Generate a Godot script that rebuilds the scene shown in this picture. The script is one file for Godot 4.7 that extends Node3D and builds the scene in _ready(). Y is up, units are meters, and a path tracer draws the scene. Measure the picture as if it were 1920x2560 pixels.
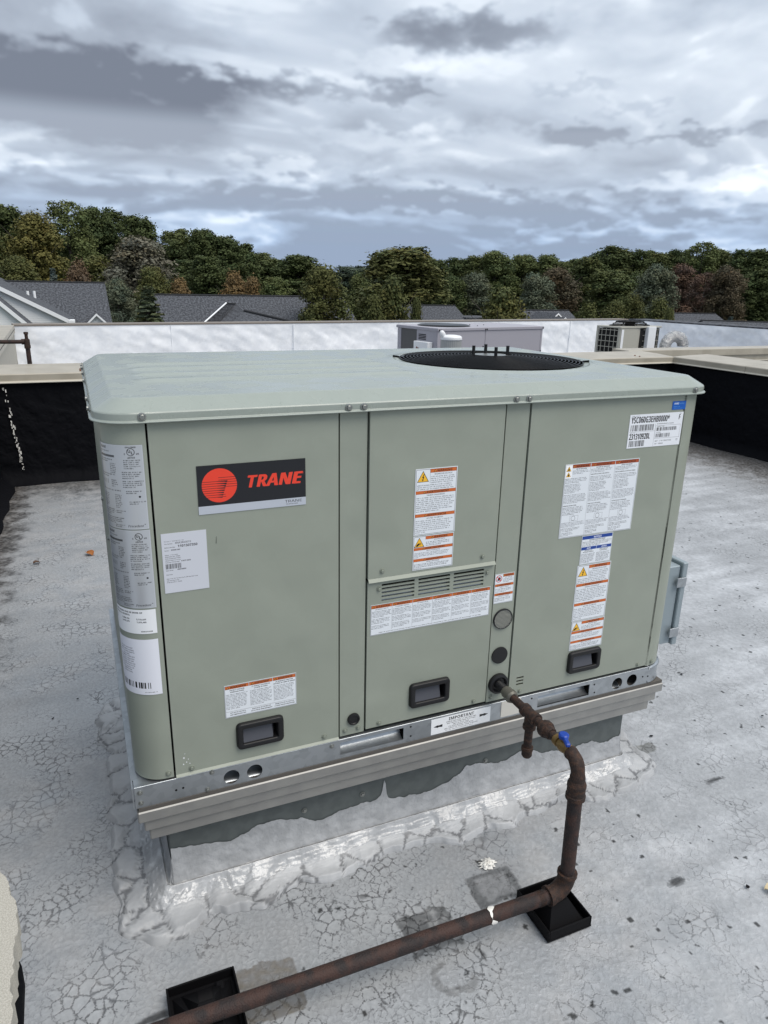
extends Node3D

# ---------------------------------------------------------------- mesh helper
class Geo:
	var v := PackedVector3Array()
	var n := PackedVector3Array()
	var u := PackedVector2Array()
	var u2 := PackedVector2Array()
	var c := PackedColorArray()
	var ix := PackedInt32Array()
	var xf := Transform3D()
	var col := Color(1, 1, 1)

	func vert(p: Vector3, nn: Vector3, uv := Vector2.ZERO, uvb := Vector2.ZERO) -> int:
		v.append(xf * p)
		n.append((xf.basis * nn).normalized())
		u.append(uv)
		u2.append(uvb)
		c.append(col)
		return v.size() - 1

	# corners run counter-clockwise as seen from outside
	func quad(a: Vector3, b: Vector3, cc: Vector3, d: Vector3, r := Rect2(0, 0, 1, 1)) -> void:
		var nn := (b - a).cross(cc - a)
		if nn.length_squared() < 1e-18:
			nn = (cc - a).cross(d - a)
		nn = nn.normalized()
		var i := vert(a, nn, Vector2(r.position.x, r.end.y))
		vert(b, nn, r.end)
		vert(cc, nn, Vector2(r.end.x, r.position.y))
		vert(d, nn, r.position)
		ix.append_array([i, i + 2, i + 1, i, i + 3, i + 2])

	func tri(a: Vector3, b: Vector3, cc: Vector3) -> void:
		var nn := (b - a).cross(cc - a).normalized()
		var i := vert(a, nn)
		vert(b, nn)
		vert(cc, nn)
		ix.append_array([i, i + 2, i + 1])

	func poly(pts: Array) -> void:
		for k in range(1, pts.size() - 1):
			tri(pts[0], pts[k], pts[k + 1])

	func box(lo: Vector3, hi: Vector3, bev := 0.0) -> void:
		if bev <= 0.0:
			quad(Vector3(lo.x, lo.y, hi.z), Vector3(hi.x, lo.y, hi.z), Vector3(hi.x, hi.y, hi.z), Vector3(lo.x, hi.y, hi.z))
			quad(Vector3(hi.x, lo.y, lo.z), Vector3(lo.x, lo.y, lo.z), Vector3(lo.x, hi.y, lo.z), Vector3(hi.x, hi.y, lo.z))
			quad(Vector3(hi.x, lo.y, hi.z), Vector3(hi.x, lo.y, lo.z), Vector3(hi.x, hi.y, lo.z), Vector3(hi.x, hi.y, hi.z))
			quad(Vector3(lo.x, lo.y, lo.z), Vector3(lo.x, lo.y, hi.z), Vector3(lo.x, hi.y, hi.z), Vector3(lo.x, hi.y, lo.z))
			quad(Vector3(lo.x, hi.y, hi.z), Vector3(hi.x, hi.y, hi.z), Vector3(hi.x, hi.y, lo.z), Vector3(lo.x, hi.y, lo.z))
			quad(Vector3(lo.x, lo.y, lo.z), Vector3(hi.x, lo.y, lo.z), Vector3(hi.x, lo.y, hi.z), Vector3(lo.x, lo.y, hi.z))
			return
		var mid := (lo + hi) / 2.0
		var h := (hi - lo) / 2.0
		var e := h - Vector3(bev, bev, bev)
		for ax in 3:
			var b := (ax + 1) % 3
			var d := (ax + 2) % 3
			for s: float in [-1.0, 1.0]:
				var pts := []
				for q in [[-1, -1], [1, -1], [1, 1], [-1, 1]]:
					var p := Vector3.ZERO
					p[ax] = s * h[ax]
					p[b] = q[0] * e[b]
					p[d] = q[1] * e[d]
					pts.append(mid + p)
				if s < 0:
					pts.reverse()
				quad(pts[0], pts[1], pts[2], pts[3])
				for t: float in [-1.0, 1.0]:   # edge between +-ax and +-b, along d
					var p0 := Vector3.ZERO
					var p1 := Vector3.ZERO
					p0[ax] = s * h[ax]; p0[b] = t * e[b]
					p1[ax] = s * e[ax]; p1[b] = t * h[b]
					var lo_d := Vector3.ZERO
					lo_d[d] = e[d]
					if s * t > 0:
						quad(mid + p0 - lo_d, mid + p1 - lo_d, mid + p1 + lo_d, mid + p0 + lo_d)
					else:
						quad(mid + p1 - lo_d, mid + p0 - lo_d, mid + p0 + lo_d, mid + p1 + lo_d)
		for sx: float in [-1.0, 1.0]:
			for sy: float in [-1.0, 1.0]:
				for sz: float in [-1.0, 1.0]:
					var a := mid + Vector3(sx * h.x, sy * e.y, sz * e.z)
					var b2 := mid + Vector3(sx * e.x, sy * h.y, sz * e.z)
					var c2 := mid + Vector3(sx * e.x, sy * e.y, sz * h.z)
					if sx * sy * sz > 0:
						tri(a, b2, c2)
					else:
						tri(a, c2, b2)

	# rows of points -> smooth sheet; wrap closes every row on itself
	func sheet(rows: Array, wrap := false) -> void:
		var nr := rows.size()
		var nc: int = rows[0].size()
		var base := v.size()
		for r in nr:
			for k in nc:
				var p: Vector3 = rows[r][k]
				var l: Vector3 = rows[r][(k - 1 + nc) % nc if wrap else maxi(k - 1, 0)]
				var rr: Vector3 = rows[r][(k + 1) % nc if wrap else mini(k + 1, nc - 1)]
				var dn: Vector3 = rows[maxi(r - 1, 0)][k]
				var up: Vector3 = rows[mini(r + 1, nr - 1)][k]
				var nn := (rr - l).cross(up - dn)
				if nn.length_squared() < 1e-20:
					nn = Vector3.UP
				vert(p, nn.normalized(), Vector2(float(k) / (nc - 1), 1.0 - float(r) / (nr - 1)))
		for r in nr - 1:
			for k in (nc if wrap else nc - 1):
				var a := base + r * nc + k
				var b := base + r * nc + (k + 1) % nc
				ix.append_array([a, b + nc, b, a, a + nc, b + nc])

	func tube(path: Array, radii, sides := 10, caps := true) -> void:
		var rows := []
		var t0: Vector3 = (path[1] - path[0]).normalized()
		var side := t0.cross(Vector3.UP if absf(t0.y) < 0.9 else Vector3.RIGHT).normalized()
		for i in path.size():
			var t: Vector3 = (path[mini(i + 1, path.size() - 1)] - path[maxi(i - 1, 0)]).normalized()
			side = (side - t * side.dot(t)).normalized()
			var up := t.cross(side)
			var r: float = radii[i] if radii is Array else radii
			var row := []
			for k in sides:
				var a := TAU * k / sides
				row.append(path[i] + (side * cos(a) + up * sin(a)) * r)
			rows.append(row)
		sheet(rows, true)
		if caps:
			var last: int = path.size() - 1
			for e in [0, last]:
				var row: Array = rows[e].duplicate()
				if e == 0:
					row.reverse()
				poly(row)

	# profile of (radius, height) turned round the y axis of xf; every segment keeps its own crease
	func lathe(prof: Array, sides := 16, smooth := false) -> void:
		if smooth:
			var rows := []
			for p in prof:
				var row := []
				for k in sides:
					var a := -TAU * k / sides
					row.append(Vector3(cos(a) * p.x, p.y, sin(a) * p.x))
				rows.append(row)
			sheet(rows, true)
			return
		for i in prof.size() - 1:
			var p: Vector2 = prof[i]
			var q: Vector2 = prof[i + 1]
			var sl := Vector2(q.y - p.y, -(q.x - p.x)).normalized()
			var base := v.size()
			for k in sides + 1:
				var a := -TAU * k / sides
				var nn := Vector3(cos(a) * sl.x, sl.y, sin(a) * sl.x)
				vert(Vector3(cos(a) * p.x, p.y, sin(a) * p.x), nn)
				vert(Vector3(cos(a) * q.x, q.y, sin(a) * q.x), nn)
			for k in sides:
				var b := base + k * 2
				ix.append_array([b, b + 1, b + 2, b + 2, b + 1, b + 3])
				ix[ix.size() - 6] = b; ix[ix.size() - 5] = b + 3; ix[ix.size() - 4] = b + 2
				ix[ix.size() - 3] = b; ix[ix.size() - 2] = b + 1; ix[ix.size() - 1] = b + 3

	# vertical front plate in the xy plane at z, with rectangular holes, and side returns of a given depth
	func plate(x0: float, x1: float, y0: float, y1: float, z: float, depth: float, holes := []) -> void:
		var xs := [x0, x1]
		var ys := [y0, y1]
		for h: Rect2 in holes:
			xs.append_array([h.position.x, h.end.x])
			ys.append_array([h.position.y, h.end.y])
		xs.sort(); ys.sort()
		for i in xs.size() - 1:
			for j in ys.size() - 1:
				if xs[i + 1] - xs[i] < 1e-6 or ys[j + 1] - ys[j] < 1e-6:
					continue
				var m := Vector2((xs[i] + xs[i + 1]) / 2, (ys[j] + ys[j + 1]) / 2)
				var out := false
				for h: Rect2 in holes:
					if h.has_point(m):
						out = true
				if not out:
					quad(Vector3(xs[i], ys[j], z), Vector3(xs[i + 1], ys[j], z), Vector3(xs[i + 1], ys[j + 1], z), Vector3(xs[i], ys[j + 1], z))
		var b := z - depth
		quad(Vector3(x0, y1, z), Vector3(x1, y1, z), Vector3(x1, y1, b), Vector3(x0, y1, b))
		quad(Vector3(x0, y0, b), Vector3(x1, y0, b), Vector3(x1, y0, z), Vector3(x0, y0, z))
		quad(Vector3(x1, y0, z), Vector3(x1, y0, b), Vector3(x1, y1, b), Vector3(x1, y1, z))
		quad(Vector3(x0, y0, b), Vector3(x0, y0, z), Vector3(x0, y1, z), Vector3(x0, y1, b))
		for h: Rect2 in holes:
			var p := h.position
			var e := h.end
			var w := z - 0.004
			quad(Vector3(p.x, p.y, z), Vector3(e.x, p.y, z), Vector3(e.x, p.y, w), Vector3(p.x, p.y, w))
			quad(Vector3(p.x, e.y, w), Vector3(e.x, e.y, w), Vector3(e.x, e.y, z), Vector3(p.x, e.y, z))
			quad(Vector3(p.x, p.y, w), Vector3(p.x, e.y, w), Vector3(p.x, e.y, z), Vector3(p.x, p.y, z))
			quad(Vector3(e.x, p.y, z), Vector3(e.x, e.y, z), Vector3(e.x, e.y, w), Vector3(e.x, p.y, w))

	func mesh() -> ArrayMesh:
		var a := []
		a.resize(Mesh.ARRAY_MAX)
		a[Mesh.ARRAY_VERTEX] = v
		a[Mesh.ARRAY_NORMAL] = n
		a[Mesh.ARRAY_TEX_UV] = u
		a[Mesh.ARRAY_TEX_UV2] = u2
		a[Mesh.ARRAY_COLOR] = c
		a[Mesh.ARRAY_INDEX] = ix
		var m := ArrayMesh.new()
		m.add_surface_from_arrays(Mesh.PRIMITIVE_TRIANGLES, a)
		return m


# ---------------------------------------------------------------- printed picture helper
class Pic:
	static var glyphs := {}
	var im: Image
	var rng := RandomNumberGenerator.new()

	func _init(w: int, h: int, back: Color, sd := 1) -> void:
		im = Image.create_empty(w, h, false, Image.FORMAT_RGB8)
		im.fill(back)
		rng.seed = sd

	func rect(x: float, y: float, w: float, h: float, col: Color) -> void:
		im.fill_rect(Rect2i(int(x), int(y), maxi(1, int(w)), maxi(1, int(h))), col)

	func frame(x: float, y: float, w: float, h: float, t: float, col: Color) -> void:
		rect(x, y, w, t, col); rect(x, y + h - t, w, t, col); rect(x, y, t, h, col); rect(x + w - t, y, t, h, col)

	func tri(a: Vector2, b: Vector2, d: Vector2, col: Color) -> void:
		var lo := int(maxf(0, floorf(minf(a.y, minf(b.y, d.y)))))
		var hi := int(minf(im.get_height() - 1, ceilf(maxf(a.y, maxf(b.y, d.y)))))
		for y in range(lo, hi + 1):
			var yy := y + 0.5
			var x0 := 1e9
			var x1 := -1e9
			for e in [[a, b], [b, d], [d, a]]:
				var p: Vector2 = e[0]
				var q: Vector2 = e[1]
				if (p.y <= yy) != (q.y <= yy):
					var x := p.x + (q.x - p.x) * (yy - p.y) / (q.y - p.y)
					x0 = minf(x0, x); x1 = maxf(x1, x)
			var i0 := int(maxf(0, roundf(x0)))
			var i1 := int(minf(im.get_width(), roundf(x1)))
			if i1 > i0:
				im.fill_rect(Rect2i(i0, y, i1 - i0, 1), col)

	func poly(pts: Array, col: Color) -> void:
		var pk := PackedVector2Array(pts)
		var t := Geometry2D.triangulate_polygon(pk)
		for k in range(0, t.size(), 3):
			tri(pk[t[k]], pk[t[k + 1]], pk[t[k + 2]], col)

	func disc(cx: float, cy: float, r: float, col: Color) -> void:
		for y in range(int(cy - r), int(cy + r) + 1):
			var d := r * r - (y + 0.5 - cy) * (y + 0.5 - cy)
			if d > 0:
				rect(cx - sqrt(d), y, 2 * sqrt(d), 1, col)

	# cap height in pixels; align 0 left, 0.5 centred, 1 right; wide squeezes; slant leans
	func text(s: String, x: float, y: float, cap: float, col: Color, bold := false, align := 0.0, wide := 1.0, slant := 0.0, face := "Droid Sans") -> float:
		var key := s + face + str(bold)
		if not glyphs.has(key):
			var f := SystemFont.new()
			f.font_names = PackedStringArray([face])
			f.font_weight = 700 if bold else 400
			var t := TextMesh.new()
			t.font = f
			t.font_size = 64
			t.pixel_size = 0.01
			t.depth = 0.0
			t.curve_step = 2.0
			t.text = "H"
			var hb := t.get_aabb()
			t.text = s
			var ar := t.surface_get_arrays(0)
			glyphs[key] = [ar[0], ar[12], hb.position.y, hb.size.y, t.get_aabb()]
		var g: Array = glyphs[key]
		var pv: PackedVector3Array = g[0]
		var pi: PackedInt32Array = g[1] if g[1] != null else PackedInt32Array(range(pv.size()))
		var k: float = cap / g[3]
		var bb: AABB = g[4]
		var width := bb.size.x * k * wide
		var ox := x - align * width
		for i in range(0, pi.size() - 2, 3):
			var q: Array[Vector2] = []
			for j in 3:
				var p := pv[pi[i + j]]
				var hh: float = (p.y - g[2]) * k
				q.append(Vector2(ox + (p.x - bb.position.x) * k * wide + hh * slant, y + cap - hh))
			tri(q[0], q[1], q[2], col)
		return width

	# rows of print too small to read: strokes grouped into words
	func small(x: float, y: float, w: float, rows: int, pitch: float, col: Color, last := 0.6, size := 0.55) -> void:
		for r in rows:
			var e := x + w * (last if r == rows - 1 else rng.randf_range(0.86, 1.0))
			var px := x
			var hh := pitch * size
			while px < e:
				var letters := rng.randi_range(2, 9)
				for l in letters:
					if px > e:
						break
					var tall := hh * (1.25 if rng.randf() < 0.25 else 1.0)
					rect(px, y + r * pitch + hh * 1.25 - tall, hh * 0.17 + 0.6, tall, col)
					if rng.randf() < 0.7:
						rect(px, y + r * pitch + hh * (0.25 if rng.randf() < 0.5 else 1.05), hh * 0.5, hh * 0.16 + 0.5, col)
					if rng.randf() < 0.6:
						rect(px + hh * 0.42, y + r * pitch + hh * 0.3, hh * 0.16 + 0.5, hh * 0.9, col)
					px += hh * 0.72
				px += hh * 0.6

	func bars(x: float, y: float, w: float, h: float, unit: float, col: Color) -> void:
		var px := x
		while px < x + w:
			var bw := unit * rng.randi_range(1, 3)
			rect(px, y, bw, h, col)
			px += bw + unit * rng.randi_range(1, 3)

	func band(x: float, y: float, w: float, h: float, s: String, back := Color8(205, 105, 45), ink := Color8(40, 18, 8)) -> void:
		rect(x, y, w, h, back)
		frame(x, y, w, h, 1, Color8(60, 35, 20))
		var tw := minf(1.1, 0.62 * w / (s.length() * h * 0.5))
		var wd := text(s, x + w * 0.54, y + h * 0.2, h * 0.62, ink, true, 0.5, tw, 0.12)
		if back.r > back.b:
			var ax := x + w * 0.54 - wd * 0.5 - h * 0.55
			tri(Vector2(ax - h * 0.4, y + h * 0.85), Vector2(ax + h * 0.4, y + h * 0.85), Vector2(ax, y + h * 0.12), ink)
			tri(Vector2(ax - h * 0.22, y + h * 0.75), Vector2(ax + h * 0.22, y + h * 0.75), Vector2(ax, y + h * 0.32), Color8(240, 170, 60))

	func warn_sign(cx: float, y: float, w: float, kind: int) -> void:
		var hh := w * 0.88
		var k := Color8(20, 16, 10)
		tri(Vector2(cx - w / 2, y + hh), Vector2(cx + w / 2, y + hh), Vector2(cx, y), k)
		tri(Vector2(cx - w * 0.43, y + hh * 0.955), Vector2(cx + w * 0.43, y + hh * 0.955), Vector2(cx, y + hh * 0.085), Color8(246, 190, 52))
		if kind == 0:
			poly([Vector2(cx + w * 0.06, y + hh * 0.3), Vector2(cx - w * 0.08, y + hh * 0.62), Vector2(cx + w * 0.0, y + hh * 0.62), Vector2(cx - w * 0.05, y + hh * 0.78), Vector2(cx - w * 0.1, y + hh * 0.76), Vector2(cx - w * 0.03, y + hh * 0.92), Vector2(cx + w * 0.06, y + hh * 0.8), Vector2(cx + w * 0.01, y + hh * 0.79), Vector2(cx + w * 0.09, y + hh * 0.54), Vector2(cx + w * 0.02, y + hh * 0.54), Vector2(cx + w * 0.12, y + hh * 0.3)], k)
		elif kind == 1:
			poly([Vector2(cx - w * 0.32, y + hh * 0.92), Vector2(cx - w * 0.25, y + hh * 0.72), Vector2(cx - w * 0.05, y + hh * 0.58), Vector2(cx + w * 0.04, y + hh * 0.66), Vector2(cx - w * 0.02, y + hh * 0.8), Vector2(cx - w * 0.15, y + hh * 0.9)], k)
			disc(cx + w * 0.1, y + hh * 0.68, w * 0.1, k)
			disc(cx + w * 0.1, y + hh * 0.68, w * 0.06, Color8(246, 190, 52))
		else:
			poly([Vector2(cx - w * 0.12, y + hh * 0.9), Vector2(cx - w * 0.15, y + hh * 0.6), Vector2(cx, y + hh * 0.35), Vector2(cx + w * 0.16, y + hh * 0.65), Vector2(cx + w * 0.1, y + hh * 0.9)], k)

	func done() -> ImageTexture:
		return ImageTexture.create_from_image(im)


var M := {}
var names := {}

func numbered(called: String) -> String:
	var k: int = names.get(called, 0)
	names[called] = k + 1
	return called if k == 0 else "%s_%03d" % [called, k]

func tag(o: Node, label: String, category: String, group := "", kind := "") -> void:
	if label: o.set_meta("label", label)
	if category: o.set_meta("category", category)
	if group: o.set_meta("group", group)
	if kind: o.set_meta("kind", kind)

func thing(called: String, label: String, category: String, at := Vector3.ZERO, turn := 0.0, group := "") -> Node3D:
	var o := Node3D.new()
	o.name = numbered(called)
	add_child(o)
	o.position = at
	o.rotation.y = turn
	tag(o, label, category, group)
	return o

func part(called: String, g, m: Material, parent: Node, at := Vector3.ZERO) -> MeshInstance3D:
	var o := MeshInstance3D.new()
	if parent == self:
		o.name = numbered(called)
	else:
		var k := 0
		var want := called
		while parent.has_node(want):
			k += 1
			want = "%s_%03d" % [called, k]
		o.name = want
	o.mesh = g.mesh() if g is Geo else g
	o.material_override = m
	o.position = at
	parent.add_child(o, true)
	return o

func srgb(r: float, g: float, b: float) -> Color:
	return Color(r / 255.0, g / 255.0, b / 255.0)

func lin(r: float, g: float, b: float) -> Color:
	return Color(r, g, b).linear_to_srgb()

func mat(called: String, col: Color, rough := 0.6, metal := 0.0) -> StandardMaterial3D:
	var m := StandardMaterial3D.new()
	m.resource_name = called
	m.albedo_color = col
	m.roughness = rough
	m.metallic = metal
	M[called] = m
	return m

func noise(freq: float, oct := 4, type := FastNoiseLite.TYPE_SIMPLEX_SMOOTH, sd := 3) -> FastNoiseLite:
	var f := FastNoiseLite.new()
	f.noise_type = type
	f.frequency = freq
	f.fractal_octaves = oct
	f.fractal_type = FastNoiseLite.FRACTAL_FBM if oct > 1 else FastNoiseLite.FRACTAL_NONE
	f.seed = sd
	return f

func noise_tex(size: int, f: FastNoiseLite, lo: Color, hi: Color, p0 := 0.3, p1 := 0.7) -> ImageTexture:
	var src := f.get_seamless_image(size, size, false, false, 0.15, true)
	src.convert(Image.FORMAT_L8)
	var d := src.get_data()
	var lr := PackedByteArray()
	var lg := PackedByteArray()
	var lb := PackedByteArray()
	for k in 256:
		var c := lo.lerp(hi, smoothstep(p0, p1, k / 255.0))
		lr.append(int(c.r * 255))
		lg.append(int(c.g * 255))
		lb.append(int(c.b * 255))
	var o := PackedByteArray()
	o.resize(size * size * 3)
	var at := 0
	for v in d:
		o[at] = lr[v]
		o[at + 1] = lg[v]
		o[at + 2] = lb[v]
		at += 3
	return ImageTexture.create_from_image(Image.create_from_data(size, size, false, Image.FORMAT_RGB8, o))

func tri_map(m: StandardMaterial3D, per_metre: float) -> StandardMaterial3D:
	m.uv1_triplanar = true
	m.uv1_world_triplanar = true
	m.uv1_scale = Vector3.ONE * per_metre
	return m

func bumpy(m: StandardMaterial3D, t: Texture2D, cm: float) -> StandardMaterial3D:
	m.heightmap_enabled = true
	m.heightmap_texture = t
	m.heightmap_scale = cm
	return m

# ---------------------------------------------------------------- sky
const SKY_W := 3072
const SKY_H := 1536

func sky_rows(y0: int, y1: int) -> PackedByteArray:
	var out := PackedByteArray()
	out.resize((y1 - y0) * SKY_W * 3)
	var big := noise(0.62, 4, FastNoiseLite.TYPE_SIMPLEX, 11)
	var fine := noise(2.3, 5, FastNoiseLite.TYPE_SIMPLEX, 23)
	var warp := noise(0.5, 3, FastNoiseLite.TYPE_SIMPLEX, 31)
	var edge := noise(0.15, 4, FastNoiseLite.TYPE_SIMPLEX, 37)
	# cloud banks and bright gaps: azimuth, elevation, half width, half height (degrees), darkness, raggedness
	var banks := [
		[2.0, 11.5, 11.5, 2.4, 0.66, 0.6], [4.5, 9.5, 8.0, 1.3, 0.22, 0.7], [-1.0, 15.5, 14.0, 4.2, 0.22, 0.6], [11.0, 12.6, 8.0, 0.9, 0.20, 1.0],
		[28.5, 16.1, 6.6, 1.15, 0.50, 0.7], [23.0, 12.7, 4.0, 0.7, 0.30, 1.0], [15.5, 12.9, 4.5, 0.75, 0.22, 1.0], [36.7, 10.0, 2.9, 0.75, 0.42, 0.6],
		[44.5, 9.8, 5.5, 0.4, 0.26, 0.9], [29.0, 5.7, 15.0, 0.8, 0.26, 0.9], [42.0, 4.8, 12.0, 0.7, 0.28, 0.8], [18.0, 6.3, 10.0, 0.7, 0.16, 1.1], [40.0, 2.9, 9.0, 0.7, 0.20, 0.8],
		[25.0, 2.4, 12.0, 1.7, 0.20, 0.4], [7.0, 5.4, 10.0, 1.2, 0.18, 0.8], [36.0, 13.0, 3.0, 0.4, 0.16, 0.9], [40.0, 11.6, 3.0, 0.35, 0.12, 0.9],
		[12.8, 3.5, 4.6, 0.9, -0.20, 0.8], [-2.6, 7.4, 3.4, 0.8, -0.28, 1.0], [47.0, 1.8, 6.0, 0.5, -0.32, 0.6], [15.0, 7.8, 4.0, 0.7, -0.22, 1.1],
		[40.0, 13.5, 12.0, 4.0, -0.14, 0.7], [30.0, 9.4, 10.0, 1.4, -0.14, 0.9], [46.0, 6.9, 7.0, 0.6, -0.26, 0.8], [22.0, 9.8, 5.0, 0.9, -0.14, 1.0], [24.0, 14.4, 5.0, 0.6, -0.10, 1.0]]
	for y in range(y0, y1):
		var el := 90.0 - (y + 0.5) * 180.0 / SKY_H
		var sy := sin(deg_to_rad(el))
		var cy := cos(deg_to_rad(el))
		var near := []
		for b in banks:
			if absf(el - b[1]) < b[3] * 2.2 + 1.5:
				near.append(b)
		var k := 1.0 / (maxf(sy, 0.0) + 0.19)
		var low := 1.0 - smoothstep(2.0, 9.0, el)
		for x in SKY_W:
			var az := (x + 0.5) * 360.0 / SKY_W
			if az > 180.0:
				az -= 360.0
			var ar := deg_to_rad(az)
			var px := sin(ar) * cy * k
			var pz := -cos(ar) * cy * k
			var w := warp.get_noise_2d(px, pz) * 0.6
			var n1 := big.get_noise_2d(px + w, pz * 1.25 - w)
			var n2 := fine.get_noise_2d(px * 0.9 + w * 0.8, pz * 1.25)
			var light := 0.425 + 0.10 * cos(ar - 1.2) + n1 * 0.13 + n2 * 0.09 + 0.07 * smoothstep(0.22, 0.6, n2 + n1 * 0.5) + 0.20 * smoothstep(16.0, 60.0, el)
			if near.size() > 0 and az > -25.0 and az < 75.0:
				var ex := edge.get_noise_2d(az * 2.0, el * 4.6)
				var dark := 0.0
				for b in near:
					var qx: float = (az - b[0]) / b[2]
					var qy: float = (el - b[1] + ex * b[5] * 0.9) / b[3]
					var q: float = qx * qx + qy * qy * (1.5 if qy < 0.0 else 0.8) + ex * b[5] * 0.45
					if q < 1.5:
						dark += b[4] * (1.0 - smoothstep(0.0, 1.5, q))
				light -= dark * 0.72
			light += 0.04 * smoothstep(9.0, 16.0, el) - 0.11 * (1.0 - smoothstep(2.0, 8.0, el))
			var t := clampf(maxf(light, lerpf(0.10, 0.31, smoothstep(11.6, 10.1, el))), 0.10, 1.0)
			# from slate blue cloud bases to near-white cloud
			var i := ((y - y0) * SKY_W + x) * 3
			if t < 0.5:
				var s := t / 0.5
				out[i] = int(lerpf(88, 164 - low * 12.0, s)); out[i + 1] = int(lerpf(94, 174 - low * 3.0, s)); out[i + 2] = int(lerpf(107, 187 + low * 9.0, s))
			else:
				var s := (t - 0.5) / 0.5
				out[i] = int(lerpf(164 - low * 12.0, 240, s)); out[i + 1] = int(lerpf(174 - low * 3.0, 245, s)); out[i + 2] = int(lerpf(187 + low * 9.0, 249, s))
	return out

func build_sky() -> PanoramaSkyMaterial:
	var horizon := SKY_H / 2 + 8
	var jobs := 16
	var got := []
	got.resize(jobs)
	var work := func(j: int) -> void:
		got[j] = sky_rows(horizon * j / jobs, horizon * (j + 1) / jobs)
	var id := WorkerThreadPool.add_group_task(work, jobs)
	WorkerThreadPool.wait_for_group_task_completion(id)
	var data := PackedByteArray()
	for j in jobs:
		data.append_array(got[j])
	var rest := PackedByteArray()
	rest.resize((SKY_H - horizon) * SKY_W * 3)
	for i in range(0, rest.size(), 3):
		rest[i] = 96; rest[i + 1] = 98; rest[i + 2] = 100
	data.append_array(rest)
	var p := PanoramaSkyMaterial.new()
	p.panorama = ImageTexture.create_from_image(Image.create_from_data(SKY_W, SKY_H, false, Image.FORMAT_RGB8, data))
	return p

# ---------------------------------------------------------------- roof surface pictures
var crack_albedo: ImageTexture
var crack_height: ImageTexture

func build_cracks() -> void:
	var s := 1536
	var cell := noise(0.078, 1, FastNoiseLite.TYPE_CELLULAR, 5)
	cell.cellular_return_type = FastNoiseLite.RETURN_DISTANCE2_SUB
	cell.cellular_jitter = 1.0
	cell.domain_warp_enabled = true
	cell.domain_warp_amplitude = 9.0
	cell.domain_warp_frequency = 0.03
	var cell3 := noise(0.05, 1, FastNoiseLite.TYPE_CELLULAR, 29)
	cell3.cellular_return_type = FastNoiseLite.RETURN_DISTANCE2_SUB
	cell3.domain_warp_enabled = true
	cell3.domain_warp_amplitude = 14.0
	cell3.domain_warp_frequency = 0.03
	var soft := noise(0.006, 3, FastNoiseLite.TYPE_SIMPLEX_SMOOTH, 15)
	var grain := noise(0.09, 3, FastNoiseLite.TYPE_SIMPLEX_SMOOTH, 19)
	var ims := []
	ims.resize(4)
	var fs := [cell, soft, grain, cell3]
	var work := func(j: int) -> void:
		var im: Image = fs[j].get_seamless_image(s, s, false, false, 0.08, true)
		im.convert(Image.FORMAT_L8)
		ims[j] = im.get_data()
	var id := WorkerThreadPool.add_group_task(work, 4)
	WorkerThreadPool.wait_for_group_task_completion(id)
	var d0: PackedByteArray = ims[0]
	var d2: PackedByteArray = ims[1]
	var d3: PackedByteArray = ims[2]
	var d4: PackedByteArray = ims[3]
	var a := PackedByteArray()
	a.resize(s * s * 3)
	var h := PackedByteArray()
	h.resize(s * s)
	for i in s * s:
		var c0: int = d0[i]
		var m: int = d2[i]
		var g: int = d3[i]
		# small cracks open and close from place to place; a few larger ones run through
		if g + m > 262:
			c0 = d4[i]
		var open: int = clampi((m - 96) * 3, 0, 255)
		var wide: int = 14 + m / 11
		var k := 0
		if c0 < wide:
			k = (wide - c0) * 210 / wide
			k = k * (44 + open * 211 / 255) / 255
		var tone: int = 170 + (g - 128) / 10 + (m - 128) / 14
		tone = clampi(tone - k * 9 / 20, 22, 255)
		a[i * 3] = tone * 247 / 255
		a[i * 3 + 1] = tone * 251 / 255
		a[i * 3 + 2] = tone
		var rim: int = clampi(110 - c0, 0, 80) * (255 - open / 2) / 255
		h[i] = clampi(110 + rim + (g - 128) / 5 - k * 2 / 3, 0, 255)
	crack_albedo = ImageTexture.create_from_image(Image.create_from_data(s, s, false, Image.FORMAT_RGB8, a))
	crack_height = ImageTexture.create_from_image(Image.create_from_data(s, s, false, Image.FORMAT_L8, h))

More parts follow.
